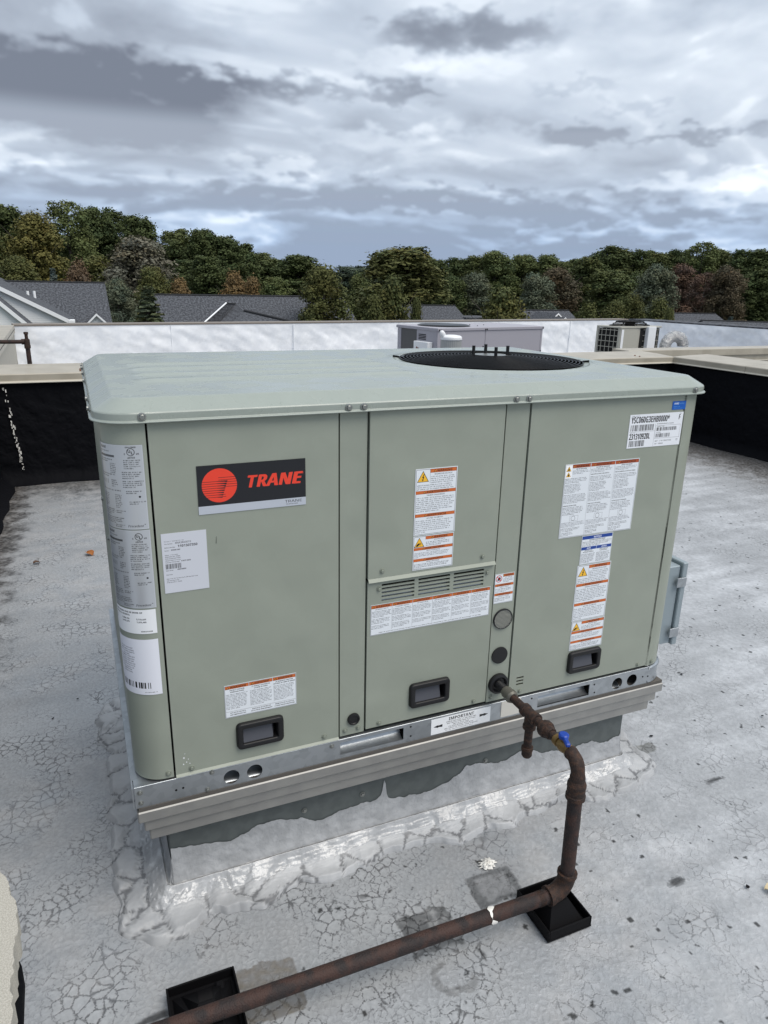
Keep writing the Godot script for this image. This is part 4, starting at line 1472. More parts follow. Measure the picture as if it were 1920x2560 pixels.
	for k in 4:
		var a := 0.47 + k * PI / 2
		g = Geo.new()
		var path := []
		for i in 9:
			var r := lerpf(0.06, 0.345 if k % 2 == 0 else 0.318, i / 8.0)
			path.append(Vector3(FAN.x + cos(a) * r, 1.0515 + 0.019 * (1.0 - pow(minf(r, 0.32) / 0.32, 1.6)) + 0.006 * smoothstep(0.315, 0.34, r), FAN.z + sin(a) * r))
		g.tube(path, 0.0042, 6)
		part("spoke", g, M["black_wire"], grille)
	g = Geo.new()
	g.xf.origin = Vector3(FAN.x, 0, FAN.z)
	g.lathe([Vector2(0.072, 1.066), Vector2(0.072, 1.0705), Vector2(0.001, 1.0715)], 28)
	part("hub_plate", g, M["screw_zinc"], grille)
	for k in 4:
		var a := 0.25 + k * PI / 2
		g = Geo.new()
		g.xf.origin = Vector3(FAN.x + cos(a) * 0.062, 0, FAN.z + sin(a) * 0.062)
		g.lathe([Vector2(0.0058, 1.068), Vector2(0.0058, 1.102), Vector2(0.0001, 1.1025)], 10)
		part("stud", g, M["black_plastic"], grille)

# ---------------------------------------------------------------- curb, coating, pipe
const CX0 := 0.079
const CX1 := 1.66
const CZ0 := -1.06
const CZ1 := -0.06

func ring_point(s: float, o: float) -> Array:   # s metres along the curb outline -> [position, side 0 front 1 right 2 back 3 left]
	var w := CX1 - CX0
	var d := CZ1 - CZ0
	var c := 0.14
	var seq := [[w, 0], [c, -1], [d, 1], [c, -2], [w, 2], [c, -3], [d, 3], [c, -4]]
	for q in seq:
		if s <= q[0] + 1e-9:
			var f: float = s / q[0]
			match q[1]:
				0: return [Vector3(CX0 + s, 0, CZ1 + o), 0.0]
				1: return [Vector3(CX1 + o, 0, CZ1 - s), 1.0]
				2: return [Vector3(CX1 - s, 0, CZ0 - o), 2.0]
				3: return [Vector3(CX0 - o, 0, CZ0 + s), 3.0]
				-1: return [Vector3(CX1, 0, CZ1) + Vector3(sin(f * PI / 2), 0, cos(f * PI / 2)) * o, f]
				-2: return [Vector3(CX1, 0, CZ0) + Vector3(cos(f * PI / 2), 0, -sin(f * PI / 2)) * o, 1.0 + f]
				-3: return [Vector3(CX0, 0, CZ0) + Vector3(-sin(f * PI / 2), 0, -cos(f * PI / 2)) * o, 2.0 + f]
				-4: return [Vector3(CX0, 0, CZ1) + Vector3(-cos(f * PI / 2), 0, sin(f * PI / 2)) * o, 3.0 + f]
		s -= q[0]
	return [Vector3(CX0, 0, CZ1 + o), 0.0]

func paint_edge(x: float) -> float:
	var k := [[0.05, 0.175], [0.087, 0.172], [0.157, 0.158], [0.236, 0.144], [0.274, 0.151], [0.332, 0.174], [0.391, 0.171], [0.443, 0.155], [0.525, 0.128], [0.581, 0.142], [0.638, 0.148], [0.722, 0.141], [0.801, 0.130], [0.878, 0.122], [0.935, 0.132], [0.987, 0.155], [1.023, 0.184], [1.154, 0.161], [1.246, 0.183], [1.332, 0.149], [1.433, 0.140], [1.528, 0.143], [1.568, 0.125], [1.70, 0.137]]
	for i in k.size() - 1:
		if x <= k[i + 1][0]:
			return lerpf(k[i][1], k[i + 1][1], smoothstep(0.0, 1.0, (x - k[i][0]) / (k[i + 1][0] - k[i][0])))
	return 0.137

func build_curb() -> void:
	var t := thing("roof_curb", "low metal roof curb under the big air conditioner, its foot smeared with silver coating", "roof curb")
	var g := Geo.new()
	g.box(Vector3(CX0, -0.002, CZ0), Vector3(CX1, 0.27, CZ1))
	part("curb_wall", g, M["grey_curb_sheet"], t)
	for q in [[0.002, 1.757, 0.335, 0.3685, 0.010], [0.016, 1.738, 0.300, 0.3348, 0.002], [0.028, 1.718, 0.263, 0.2998, -0.006]]:
		g = Geo.new()
		g.box(Vector3(q[0], q[2], -1.12 - q[4]), Vector3(q[1], q[3], q[4]), 0.003)
		part("cap_ledge", g, M["weathered_aluminium"], t)
	g = Geo.new(); g.box(Vector3(0.006, 0.3687, -1.12), Vector3(1.752, 0.3795, 0.0065)); part("shade_dirt_strip", g, mat("shade_dirt_brown", lin(0.10, 0.092, 0.082), 0.9), t)  # added strip: shade and brown dirt on the ledge top, put in as colour
	var s := screw_mesh(0.0055)
	for q: Vector2 in [Vector2(0.466, 0.166), Vector2(0.652, 0.168), Vector2(1.09, 0.17)]:
		part("screw", s, M["screw_zinc"], t, Vector3(q.x, q.y + 0.012, CZ1 + 0.001))
	# coating: swept round the curb, wall part and cracked apron part
	var lump := noise(7.0, 4, FastNoiseLite.TYPE_SIMPLEX, 91)
	var fine := noise(26.0, 4, FastNoiseLite.TYPE_SIMPLEX, 92)
	var wave := noise(2.4, 3, FastNoiseLite.TYPE_SIMPLEX, 93)
	var cells := noise(11.0, 1, FastNoiseLite.TYPE_CELLULAR, 94)
	cells.cellular_return_type = FastNoiseLite.RETURN_DISTANCE2_SUB
	cells.domain_warp_enabled = true
	cells.domain_warp_amplitude = 0.05
	cells.domain_warp_frequency = 9.0
	var total := 2 * (CX1 - CX0) + 2 * (CZ1 - CZ0) + 4 * 0.14
	var around := 1100
	var wall_rows := []
	var cant_rows := []
	var nw := 12
	var nc := 40
	var ns := 15
	var tones := []
	for j in nw + nc + 1:
		var row := []
		for i in around:
			var sm := total * i / around
			var rp := ring_point(sm, 0.1)
			var side: float = rp[1]
			var on_front := side < 0.001
			var at: Vector3 = rp[0]
			var reach := 0.10 if on_front else 0.15
			if side > 3.0 - 1e-6: reach = lerpf(0.165, 0.15, clampf((side - 3.0) * 1.0, 0, 1))
			if side > 0.0 and side < 1.0: reach = lerpf(0.135, 0.15, side)
			if on_front:
				reach += 0.035 * smoothstep(1.38, 1.66, at.x) + 0.05 * smoothstep(0.20, 0.079, at.x)
			reach += wave.get_noise_2d(at.x * 1.5, at.z * 1.5) * 0.035 + lump.get_noise_2d(at.x, at.z) * 0.016
			var top := 0.14 + 0.03 * wave.get_noise_2d(at.x, at.z)
			if on_front:
				top = paint_edge(at.x) + fine.get_noise_2d(at.x, 3.0) * 0.004 + lump.get_noise_2d(at.x * 3.0, 9.0) * 0.004
				top += 0.055 * exp(-pow((at.x - 0.726) / 0.006, 2)) + 0.02 * exp(-pow((at.x - 0.720) / 0.016, 2))
			if j <= nw:
				var f := j / float(nw)
				var y := lerpf(top, 0.050, f)
				var o := 0.0022 + 0.0118 * f * f * f + fine.get_noise_3d(at.x, y, at.z) * 0.0014 * f + lump.get_noise_3d(at.x * 3.0, y * 8.0, at.z * 3.0) * 0.005 * f
				var p: Vector3 = ring_point(sm, maxf(o, 0.0012))[0]
				row.append(Vector3(p.x, y, p.z))
			if j >= nw:
				var f := (j - nw) / float(nc)
				var o := 0.0140 + (reach - 0.0140) * f
				var prof := 0.050 * pow(1.0 - minf(f / 0.82, 1.0), 2.3) + 0.014 * (1.0 - smoothstep(0.88, 1.0, f))
				if j == nw:
					var o0 := 0.0140 + fine.get_noise_3d(at.x, 0.050, at.z) * 0.0014 + lump.get_noise_3d(at.x * 3.0, 0.4, at.z * 3.0) * 0.005
					var p0: Vector3 = ring_point(sm, maxf(o0, 0.0012))[0]
					cant_row_add(cant_rows, j - nw, Vector3(p0.x, 0.050, p0.z))
					cant_row_add(tones, j - nw, 1.0)
				else:
					var p: Vector3 = ring_point(sm, o)[0]
					var amp := smoothstep(0.0, 0.15, f) * (1.0 - smoothstep(0.92, 1.0, f))
					var cv := cells.get_noise_2d(p.x * 0.9, p.z * 0.9) + 1.0
					var pillow := smoothstep(0.0, 0.35, cv) - 0.6
					var thick := 0.013 if side > 2.9 or at.x < 0.3 else 0.006
					var streak := lump.get_noise_2d(at.x * 1.2 + at.z * 1.2, o * 22.0) * 0.006 * (1.0 - smoothstep(0.3, 0.7, f))
					var y := prof + amp * (pillow * thick * 0.75 + lump.get_noise_2d(p.x * 0.8, p.z * 0.8) * 0.005 + fine.get_noise_2d(p.x * 0.7, p.z * 0.7) * 0.0006 + streak * 0.45)
					if f >= 0.999: y = -0.004
					var dirty := smoothstep(0.45, 0.8, f) * (0.5 + 0.5 * wave.get_noise_2d(p.x * 4.0, p.z * 4.0)) * 0.14
					cant_row_add(tones, j - nw, (1.0 - dirty) * (1.0 - 0.62 * (1.0 - smoothstep(0.02, 0.085, cv)) * smoothstep(0.2, 0.5, f if side < 2.9 else f + 0.25)))
					cant_row_add(cant_rows, j - nw, Vector3(p.x, maxf(y, 0.0035) if f < 0.999 else y, p.z))
		if j <= nw:
			wall_rows.append(row)
	wall_rows.append_array(cant_rows.slice(1, ns + 1))
	wall_rows.reverse()
	cant_rows = cant_rows.slice(ns)
	tones = tones.slice(ns)
	cant_rows.reverse()
	tones.reverse()
	g = Geo.new(); g.sheet(wall_rows, true); part("wall_coating", g, M["silver_roof_coating"], t)
	g = Geo.new(); g.sheet(cant_rows, true)
	for j in cant_rows.size():
		for i in around:
			var v: float = tones[j][i]
			g.c[j * around + i] = Color(v, v, v * (1.0 + 0.03 * (1.0 - v)))
	part("apron_coating", g, M["cracked_flashing_coat"], t)

func cant_row_add(rows: Array, k: int, p) -> void:
	while rows.size() <= k:
		rows.append([])
	rows[k].append(p)

func along(z0: float, z1: float, prof: Array, sides: int, m: Material, t: Node3D, called: String, x := 1.076, y := 0.509) -> MeshInstance3D:
	# turned piece lying along +z from z0 to z1; prof holds (share of the length, radius)
	var g := Geo.new()
	g.xf = Transform3D(Basis(Vector3(1, 0, 0), PI / 2), Vector3(x, y, z0))
	var p := [Vector2(0.0001, 0.0)]
	for q: Vector2 in prof:
		p.append(Vector2(q.y, (z1 - z0) * q.x))
	p.append(Vector2(0.0001, z1 - z0))
	g.lathe(p, sides)
	return part(called, g, m, t, -t.position)

func arc(a: Vector3, corner: Vector3, b: Vector3, n := 10) -> Array:
	var out := []
	for i in n + 1:
		var f := i / float(n)
		out.append(a.lerp(corner, f).lerp(corner.lerp(b, f), f))
	return out

func build_gas_pipe() -> void:
	var t := thing("gas_pipe", "rusty brown gas pipe with blue-handled valve, running from the unit to the left", "pipe", Vector3(1.076, 0, 0.405))
	var rust: Material = M["rusty_black_iron"]
	var fit: Material = M["rusty_fitting_iron"]
	var back := -t.position
	var g := Geo.new()
	var path := []
	for i in 60:
		path.append(Vector3(1.076 + cos(i * 0.9) * 0.0125, 0.509 + sin(i * 0.9) * 0.0125, 0.004 + i * 0.0007))
	g.tube(path, 0.003, 6)
	g.tube([Vector3(1.076, 0.509, 0.0), Vector3(1.076, 0.509, 0.05)], 0.011, 10)
	part("flex_connector", g, M["black_plastic"], t, back)
	along(0.042, 0.088, [Vector2(0, 0.016), Vector2(0.1, 0.0185), Vector2(0.45, 0.0185), Vector2(0.5, 0.0205), Vector2(0.85, 0.0205), Vector2(1, 0.0165)], 8, M["grey_union_iron"], t, "union")
	along(0.088, 0.155, [Vector2(0, 0.0128), Vector2(1, 0.0128)], 14, fit, t, "nipple")
	along(0.145, 0.210, [Vector2(0, 0.017), Vector2(0.02, 0.0195), Vector2(0.2, 0.0195), Vector2(0.22, 0.0172), Vector2(0.78, 0.0172), Vector2(0.8, 0.0195), Vector2(0.98, 0.0195), Vector2(1, 0.017)], 18, fit, t, "tee")
	g = Geo.new(); g.xf.origin = Vector3(1.076, 0, 0.177)
	g.lathe([Vector2(0.0172, 0.462), Vector2(0.0192, 0.464), Vector2(0.0192, 0.474), Vector2(0.0165, 0.476), Vector2(0.0165, 0.505)], 18)
	part("tee_branch", g, fit, t, back)
	g = Geo.new(); g.tube([Vector3(1.076, 0.47, 0.177), Vector3(1.076, 0.385, 0.177)], 0.0122, 14); part("drip_leg", g, fit, t, back)
	g = Geo.new(); g.xf.origin = Vector3(1.076, 0, 0.177)
	g.lathe([Vector2(0.0001, 0.366), Vector2(0.012, 0.367), Vector2(0.0155, 0.373), Vector2(0.0155, 0.388), Vector2(0.0172, 0.390), Vector2(0.0172, 0.400), Vector2(0.0125, 0.401)], 18)
	part("drip_cap", g, fit, t, back)
	along(0.208, 0.238, [Vector2(0, 0.0128), Vector2(1, 0.0128)], 14, fit, t, "nipple")
	along(0.232, 0.280, [Vector2(0, 0.017), Vector2(0.2, 0.0185), Vector2(0.22, 0.0245), Vector2(0.62, 0.0245), Vector2(0.66, 0.02), Vector2(1, 0.0175)], 8, fit, t, "union_nut")
	along(0.278, 0.305, [Vector2(0, 0.0128), Vector2(1, 0.0128)], 14, fit, t, "nipple")
	along(0.300, 0.366, [Vector2(0, 0.0165), Vector2(0.22, 0.0165), Vector2(0.24, 0.0125), Vector2(0.32, 0.0165), Vector2(0.5, 0.0185), Vector2(0.68, 0.0165), Vector2(0.76, 0.0125), Vector2(0.78, 0.0165), Vector2(1, 0.0165)], 8, M["brass"], t, "valve_body")
	g = Geo.new(); g.xf.origin = Vector3(1.076, 0, 0.330)
	g.lathe([Vector2(0.008, 0.520), Vector2(0.008, 0.537), Vector2(0.0001, 0.537)], 12); part("valve_stem", g, M["brass"], t, back)
	g = Geo.new()
	g.xf = Transform3D(Basis(Vector3.UP, -0.35), Vector3(1.076, 0.0, 0.330))
	g.lathe([Vector2(0.012, 0.531), Vector2(0.014, 0.534), Vector2(0.014, 0.542), Vector2(0.011, 0.545), Vector2(0.0001, 0.545)], 18)
	g.box(Vector3(-0.0085, 0.532, -0.018), Vector3(0.0085, 0.542, 0.0), 0.003)
	g.box(Vector3(-0.0065, 0.530, 0.006), Vector3(0.0065, 0.542, 0.042), 0.003)
	part("valve_handle", g, M["blue_plastic"], t, back)
	g = Geo.new()
	path = arc(Vector3(1.076, 0.509, 0.362), Vector3(1.076, 0.509, 0.402), Vector3(1.076, 0.452, 0.402), 12)
	g.tube(path, [0.0195, 0.0195, 0.0185, 0.0185, 0.019, 0.0195, 0.0195, 0.0195, 0.019, 0.0185, 0.0185, 0.0205, 0.0205], 18)
	part("elbow", g, fit, t, back)
	g = Geo.new(); g.xf.origin = Vector3(1.076, 0, 0.402)
	g.lathe([Vector2(0.021, 0.392), Vector2(0.0265, 0.394), Vector2(0.0265, 0.405), Vector2(0.0245, 0.408), Vector2(0.0245, 0.428), Vector2(0.0255, 0.43), Vector2(0.0255, 0.438), Vector2(0.0205, 0.452), Vector2(0.018, 0.456)], 20)
	part("reducer", g, fit, t, back)
	g = Geo.new(); g.tube([Vector3(1.076, 0.40, 0.402), Vector3(1.077, 0.25, 0.4035), Vector3(1.078, 0.128, 0.405)], 0.0196, 20); part("riser", g, rust, t, back)
	for q in [[0.315, 0.004, 0.022], [0.276, 0.0025, 0.006], [0.222, 0.002, 0.004]]:
		g = Geo.new(); g.xf = Transform3D(Basis(Vector3.UP, 0.9), Vector3(1.0765, q[0], 0.403))
		g.box(Vector3(-q[1], -q[2], 0.0203), Vector3(q[1], q[2], 0.0216), 0.0005)
		part("paint_spot", g, M["white_sealant"], t, back)
	g = Geo.new()
	path = arc(Vector3(1.078, 0.150, 0.405), Vector3(1.078, 0.086, 0.405), Vector3(1.018, 0.086, 0.405), 14)
	var rad := []
	for i in 15:
		rad.append(0.0275 if i < 2 or i > 12 else 0.0245)
	g.tube(path, rad, 20)
	part("elbow", g, fit, t, back)
	g = Geo.new()
	g.tube([Vector3(1.03, 0.0855, 0.404), Vector3(0.60, 0.085, 0.3965), Vector3(0.09, 0.0845, 0.388), Vector3(-0.62, 0.0845, 0.376)], 0.0198, 20)
	part("long_pipe", g, rust, t, back)
	g = Geo.new()
	for k in 6:
		g.tube([Vector3(1.004 - k * 0.003, 0.0853, 0.4035), Vector3(1.0025 - k * 0.003, 0.0853, 0.4035)], 0.0206, 18)
	part("pipe_thread", g, fit, t, back)
	# ring of white sealant slopped over the pipe
	var rows := []
	for k in 2:
		var row := []
		for i in 25:
			var a := TAU * i / 24.0
			var w := 0.006 + 0.005 * sin(a * 3.0 + 1.0) + 0.003 * sin(a * 7.0)
			row.append(Vector3(0.838 + (w if k else -w * 0.6) + 0.004 * sin(a * 2.0), 0.0852 + cos(a) * 0.0222, 0.4005 - sin(a) * 0.0222))
		rows.append(row)
	g = Geo.new(); g.sheet(rows, true); part("sealant_ring", g, M["white_sealant"], t, back)

func pipe_block(lo: Vector3, hi: Vector3, label: String, saddle: bool) -> void:
	var c := Vector3((lo.x + hi.x) / 2, 0, (lo.z + hi.z) / 2)
	var t := thing("pipe_support", label, "pipe support", c, 0.0, "plastic pipe supports on the roof")
	var m: Material = M["black_tray_plastic"]
	var a := lo - c
	var b := hi - c
	var h := 0.034
	var g := Geo.new()
	g.box(Vector3(a.x, 0.0, a.z), Vector3(b.x, 0.006, b.z))
	part("floor_plate", g, m, t)
	for q in [[a.x, a.x + 0.005, a.z, b.z], [b.x - 0.005, b.x, a.z, b.z], [a.x + 0.005, b.x - 0.005, a.z, a.z + 0.005], [a.x + 0.005, b.x - 0.005, b.z - 0.005, b.z]]:
		g = Geo.new(); g.box(Vector3(q[0], 0.006, q[2]), Vector3(q[1], h, q[3]), 0.0015); part("tray_wall", g, m, t)
	g = Geo.new()
	var e := 0.012
	var p := [Vector3(a.x + e, 0.006, b.z - e), Vector3(b.x - e, 0.006, b.z - e), Vector3(b.x - e, 0.006, a.z + e), Vector3(a.x + e, 0.006, a.z + e)]
	var zz := 0.395 - c.z
	var q2 := [Vector3(-0.028, 0.062, zz + 0.02), Vector3(0.028, 0.062, zz + 0.02), Vector3(0.028, 0.062, zz - 0.02), Vector3(-0.028, 0.062, zz - 0.02)]
	for k in 4:
		g.quad(p[k], p[(k + 1) % 4], q2[(k + 1) % 4], q2[k])
	g.quad(q2[0], q2[1], q2[2], q2[3])
	part("pedestal", g, m, t)
	if saddle:
		g = Geo.new()
		var w0 := [Vector3(-0.05, 0.006, a.z + 0.012), Vector3(0.05, 0.006, a.z + 0.012), Vector3(0.018, 0.072, zz - 0.05), Vector3(-0.018, 0.072, zz - 0.05), Vector3(0.03, 0.064, zz - 0.02), Vector3(-0.03, 0.064, zz - 0.02), Vector3(-0.055, 0.006, zz - 0.015), Vector3(0.055, 0.006, zz - 0.015)]
		g.quad(w0[1], w0[0], w0[3], w0[2])
		g.quad(w0[3], w0[5], w0[4], w0[2])
		g.quad(w0[0], w0[6], w0[5], w0[3])
		g.quad(w0[7], w0[1], w0[2], w0[4])
		part("wedge", g, m, t)
		var rows := []
		for s: float in [-0.016, 0.016]:
			var row := []
			for k in 13:
				var an := PI * k / 12.0
				row.append(Vector3(s, 0.060 + 0.03 * (1.0 - sin(an)), zz - 0.018 - 0.05 * cos(an) * (1.0 if cos(an) > 0 else 0.2)))
			rows.append(row)
		g = Geo.new(); g.sheet(rows); part("cradle", g, m, t)
		g = Geo.new(); g.box(Vector3(0.032, 0.006, a.z + 0.012), Vector3(0.056, 0.018, a.z + 0.07), 0.004); part("clip_slot", g, m, t)
	else:
		g = Geo.new(); g.box(Vector3(b.x - 0.020, 0.0062, a.z + 0.03), Vector3(b.x - 0.012, 0.0085, b.z - 0.03)); part("wet_leaf_litter", g, mat("litter", lin(0.10, 0.085, 0.03), 0.6), t)

# ---------------------------------------------------------------- deck, parapets, far roof
const DECK_PER := 2.4

func build_deck() -> void:
	var g := Geo.new()
	var w := noise(1.1, 3, FastNoiseLite.TYPE_SIMPLEX, 97)
	var nx := 110
	var nz := 110
	for j in nz + 1:
		for i in nx + 1:
			var x := lerpf(-1.0, 7.0, i / float(nx))
			var z := lerpf(-5.2, 2.8, j / float(nz))
			var hh := func(px: float, pz: float) -> float: return w.get_noise_2d(px, pz) * 0.004 - 0.003
			var e := 0.03
			var y: float = hh.call(x, z)
			var nn := Vector3(hh.call(x - e, z) - hh.call(x + e, z), 2 * e, hh.call(x, z - e) - hh.call(x, z + e))
			g.vert(Vector3(x, y, z), nn, Vector2(x, z) / DECK_PER, Vector2((x + 1.0) / 8.0, (z + 5.2) / 8.0))
	for j in nz:
		for i in nx:
			var a := j * (nx + 1) + i
			g.ix.append_array([a, a + 1, a + nx + 2, a, a + nx + 2, a + nx + 1])
	part("roof_deck", g, M["cracked_silver_roofing"], self).set_meta("kind", "structure")
	var out := [Vector2(-14, -10.9), Vector2(-1.2, -12.15), Vector2(13.65, -13.95), Vector2(15.0, -4.0), Vector2(16, 9), Vector2(-14, 9)]
	var m := thing("main_building", "building whose flat roof carries the air conditioners in front", "building")
	g = Geo.new()
	var tris := Geometry2D.triangulate_polygon(PackedVector2Array(out))
	for k in range(0, tris.size(), 3):
		var q := [out[tris[k]], out[tris[k + 1]], out[tris[k + 2]]]
		var a := Vector3(q[0].x, -0.02, q[0].y)
		var b := Vector3(q[1].x, -0.02, q[1].y)
		var c := Vector3(q[2].x, -0.02, q[2].y)
		if (b - a).cross(c - a).y < 0:
			g.tri(a, c, b)
		else:
			g.tri(a, b, c)
	part("roof_slab", g, mat("plain_silver_roof", srgb(160, 163, 167), 0.5, 0.1), m)
	for k in out.size():
		g = Geo.new()
		var a: Vector2 = out[k]
		var b: Vector2 = out[(k + 1) % out.size()]
		g.quad(Vector3(b.x, -5, b.y), Vector3(a.x, -5, a.y), Vector3(a.x, -0.02, a.y), Vector3(b.x, -0.02, b.y))
		part("outer_wall", g, M["brick_wall"], m)

# wall from a to b (floor line of its inner face), inner side to the left of a->b seen from above is outside
func wall_run(called: String, label: String, a: Vector2, b: Vector2, thick: float, h: float, m: Material, coping: bool, cuts: Array, bumpy_amp := 0.0) -> Node3D:
	var d := (b - a)
	var len := d.length()
	var t := thing(called, label, "parapet wall", Vector3(a.x, 0, a.y), -atan2(d.y, d.x))
	# local: x along the wall, +z towards the inside of the roof
	var g := Geo.new()
	if bumpy_amp > 0.0:
		var f := noise(0.75, 4, FastNoiseLite.TYPE_SIMPLEX, 101)
		var f2 := noise(2.6, 3, FastNoiseLite.TYPE_SIMPLEX, 103)
		var rows := []
		for j in 31:
			var y := h * j / 30.0
			var row := []
			var n := int(len / 0.06)
			for i in n + 1:
				var x := len * i / n
				var e := smoothstep(0.0, 0.15, y) * (1.0 - smoothstep(h - 0.1, h, y))
				row.append(Vector3(x, y, bumpy_amp * e * (f.get_noise_2d(x + y * 0.7, y * 1.2) * 1.3 + 0.35 * f2.get_noise_2d(x + y * 0.9, y)) + 0.08 * pow(maxf(0.0, 1.0 - y / 0.12), 2)))
			rows.append(row)
		g.sheet(rows)
		g.quad(Vector3(len, 0, -thick), Vector3(0, 0, -thick), Vector3(0, h, -thick), Vector3(len, h, -thick))
		g.quad(Vector3(0, h, 0), Vector3(len, h, 0), Vector3(len, h, -thick), Vector3(0, h, -thick))
	else:
		var rows := []
		for q: Vector2 in [Vector2(0.10, 0.0), Vector2(0.06, 0.015), Vector2(0.015, 0.06), Vector2(0.0, 0.12), Vector2(0.0, h)]:
			var row := []
			for i in 41:
				row.append(Vector3(len * i / 40.0, q.y, q.x + 0.004 * sin(i * 1.7) * (1.0 if q.y > 0.0 else 3.0)))
			rows.append(row)
		g.sheet(rows)
		g.quad(Vector3(len, 0, -thick), Vector3(0, 0, -thick), Vector3(0, h, -thick), Vector3(len, h, -thick))
		g.quad(Vector3(0, h, 0.004), Vector3(len, h, 0.004), Vector3(len, h, -thick), Vector3(0, h, -thick))
		g.quad(Vector3(len, 0, 0), Vector3(len, 0, -thick), Vector3(len, h, -thick), Vector3(len, h, 0))
		g.quad(Vector3(0, 0, -thick), Vector3(0, 0, 0), Vector3(0, h, 0), Vector3(0, h, -thick))
	part("wall_face", g, m, t)
	if coping:
		var last := -0.0
		var stops := cuts.duplicate()
		stops.append(len)
		var sm := screw_mesh(0.007)
		for s: float in stops:
			g = Geo.new()
			var prof := [Vector2(0.034, h - 0.012), Vector2(0.026, h + 0.0), Vector2(0.026, h + 0.047), Vector2(0.020, h + 0.055), Vector2(-thick * 0.5, h + 0.068), Vector2(-thick - 0.02, h + 0.074), Vector2(-thick - 0.03, h + 0.01)]
			for k in prof.size() - 1:
				var p: Vector2 = prof[k]
				var q: Vector2 = prof[k + 1]
				g.quad(Vector3(last, p.y, p.x), Vector3(s - 0.004, p.y, p.x), Vector3(s - 0.004, q.y, q.x), Vector3(last, q.y, q.x))
			part("coping_cap", g, M["tan_metal_coping"], t)
			g = Geo.new()
			g.box(Vector3(last, h - 0.020, 0.0265), Vector3(s - 0.004, h - 0.008, 0.041), 0.003)
			part("drip_edge", g, mat("pale_tan_edge", srgb(206, 200, 186), 0.4) if not M.has("pale_tan_edge") else M["pale_tan_edge"], t)
			var n := int((s - last) / 1.1)
			for k in n:
				for zz: float in [-0.05, -0.13]:
					var o := part("coping_screw", sm, M["rust_brown"], t, Vector3(last + (k + 0.6) * (s - last) / n, h + 0.058 - zz * 0.04, zz))
					o.rotation.x = -PI / 2
			last = s
	return t

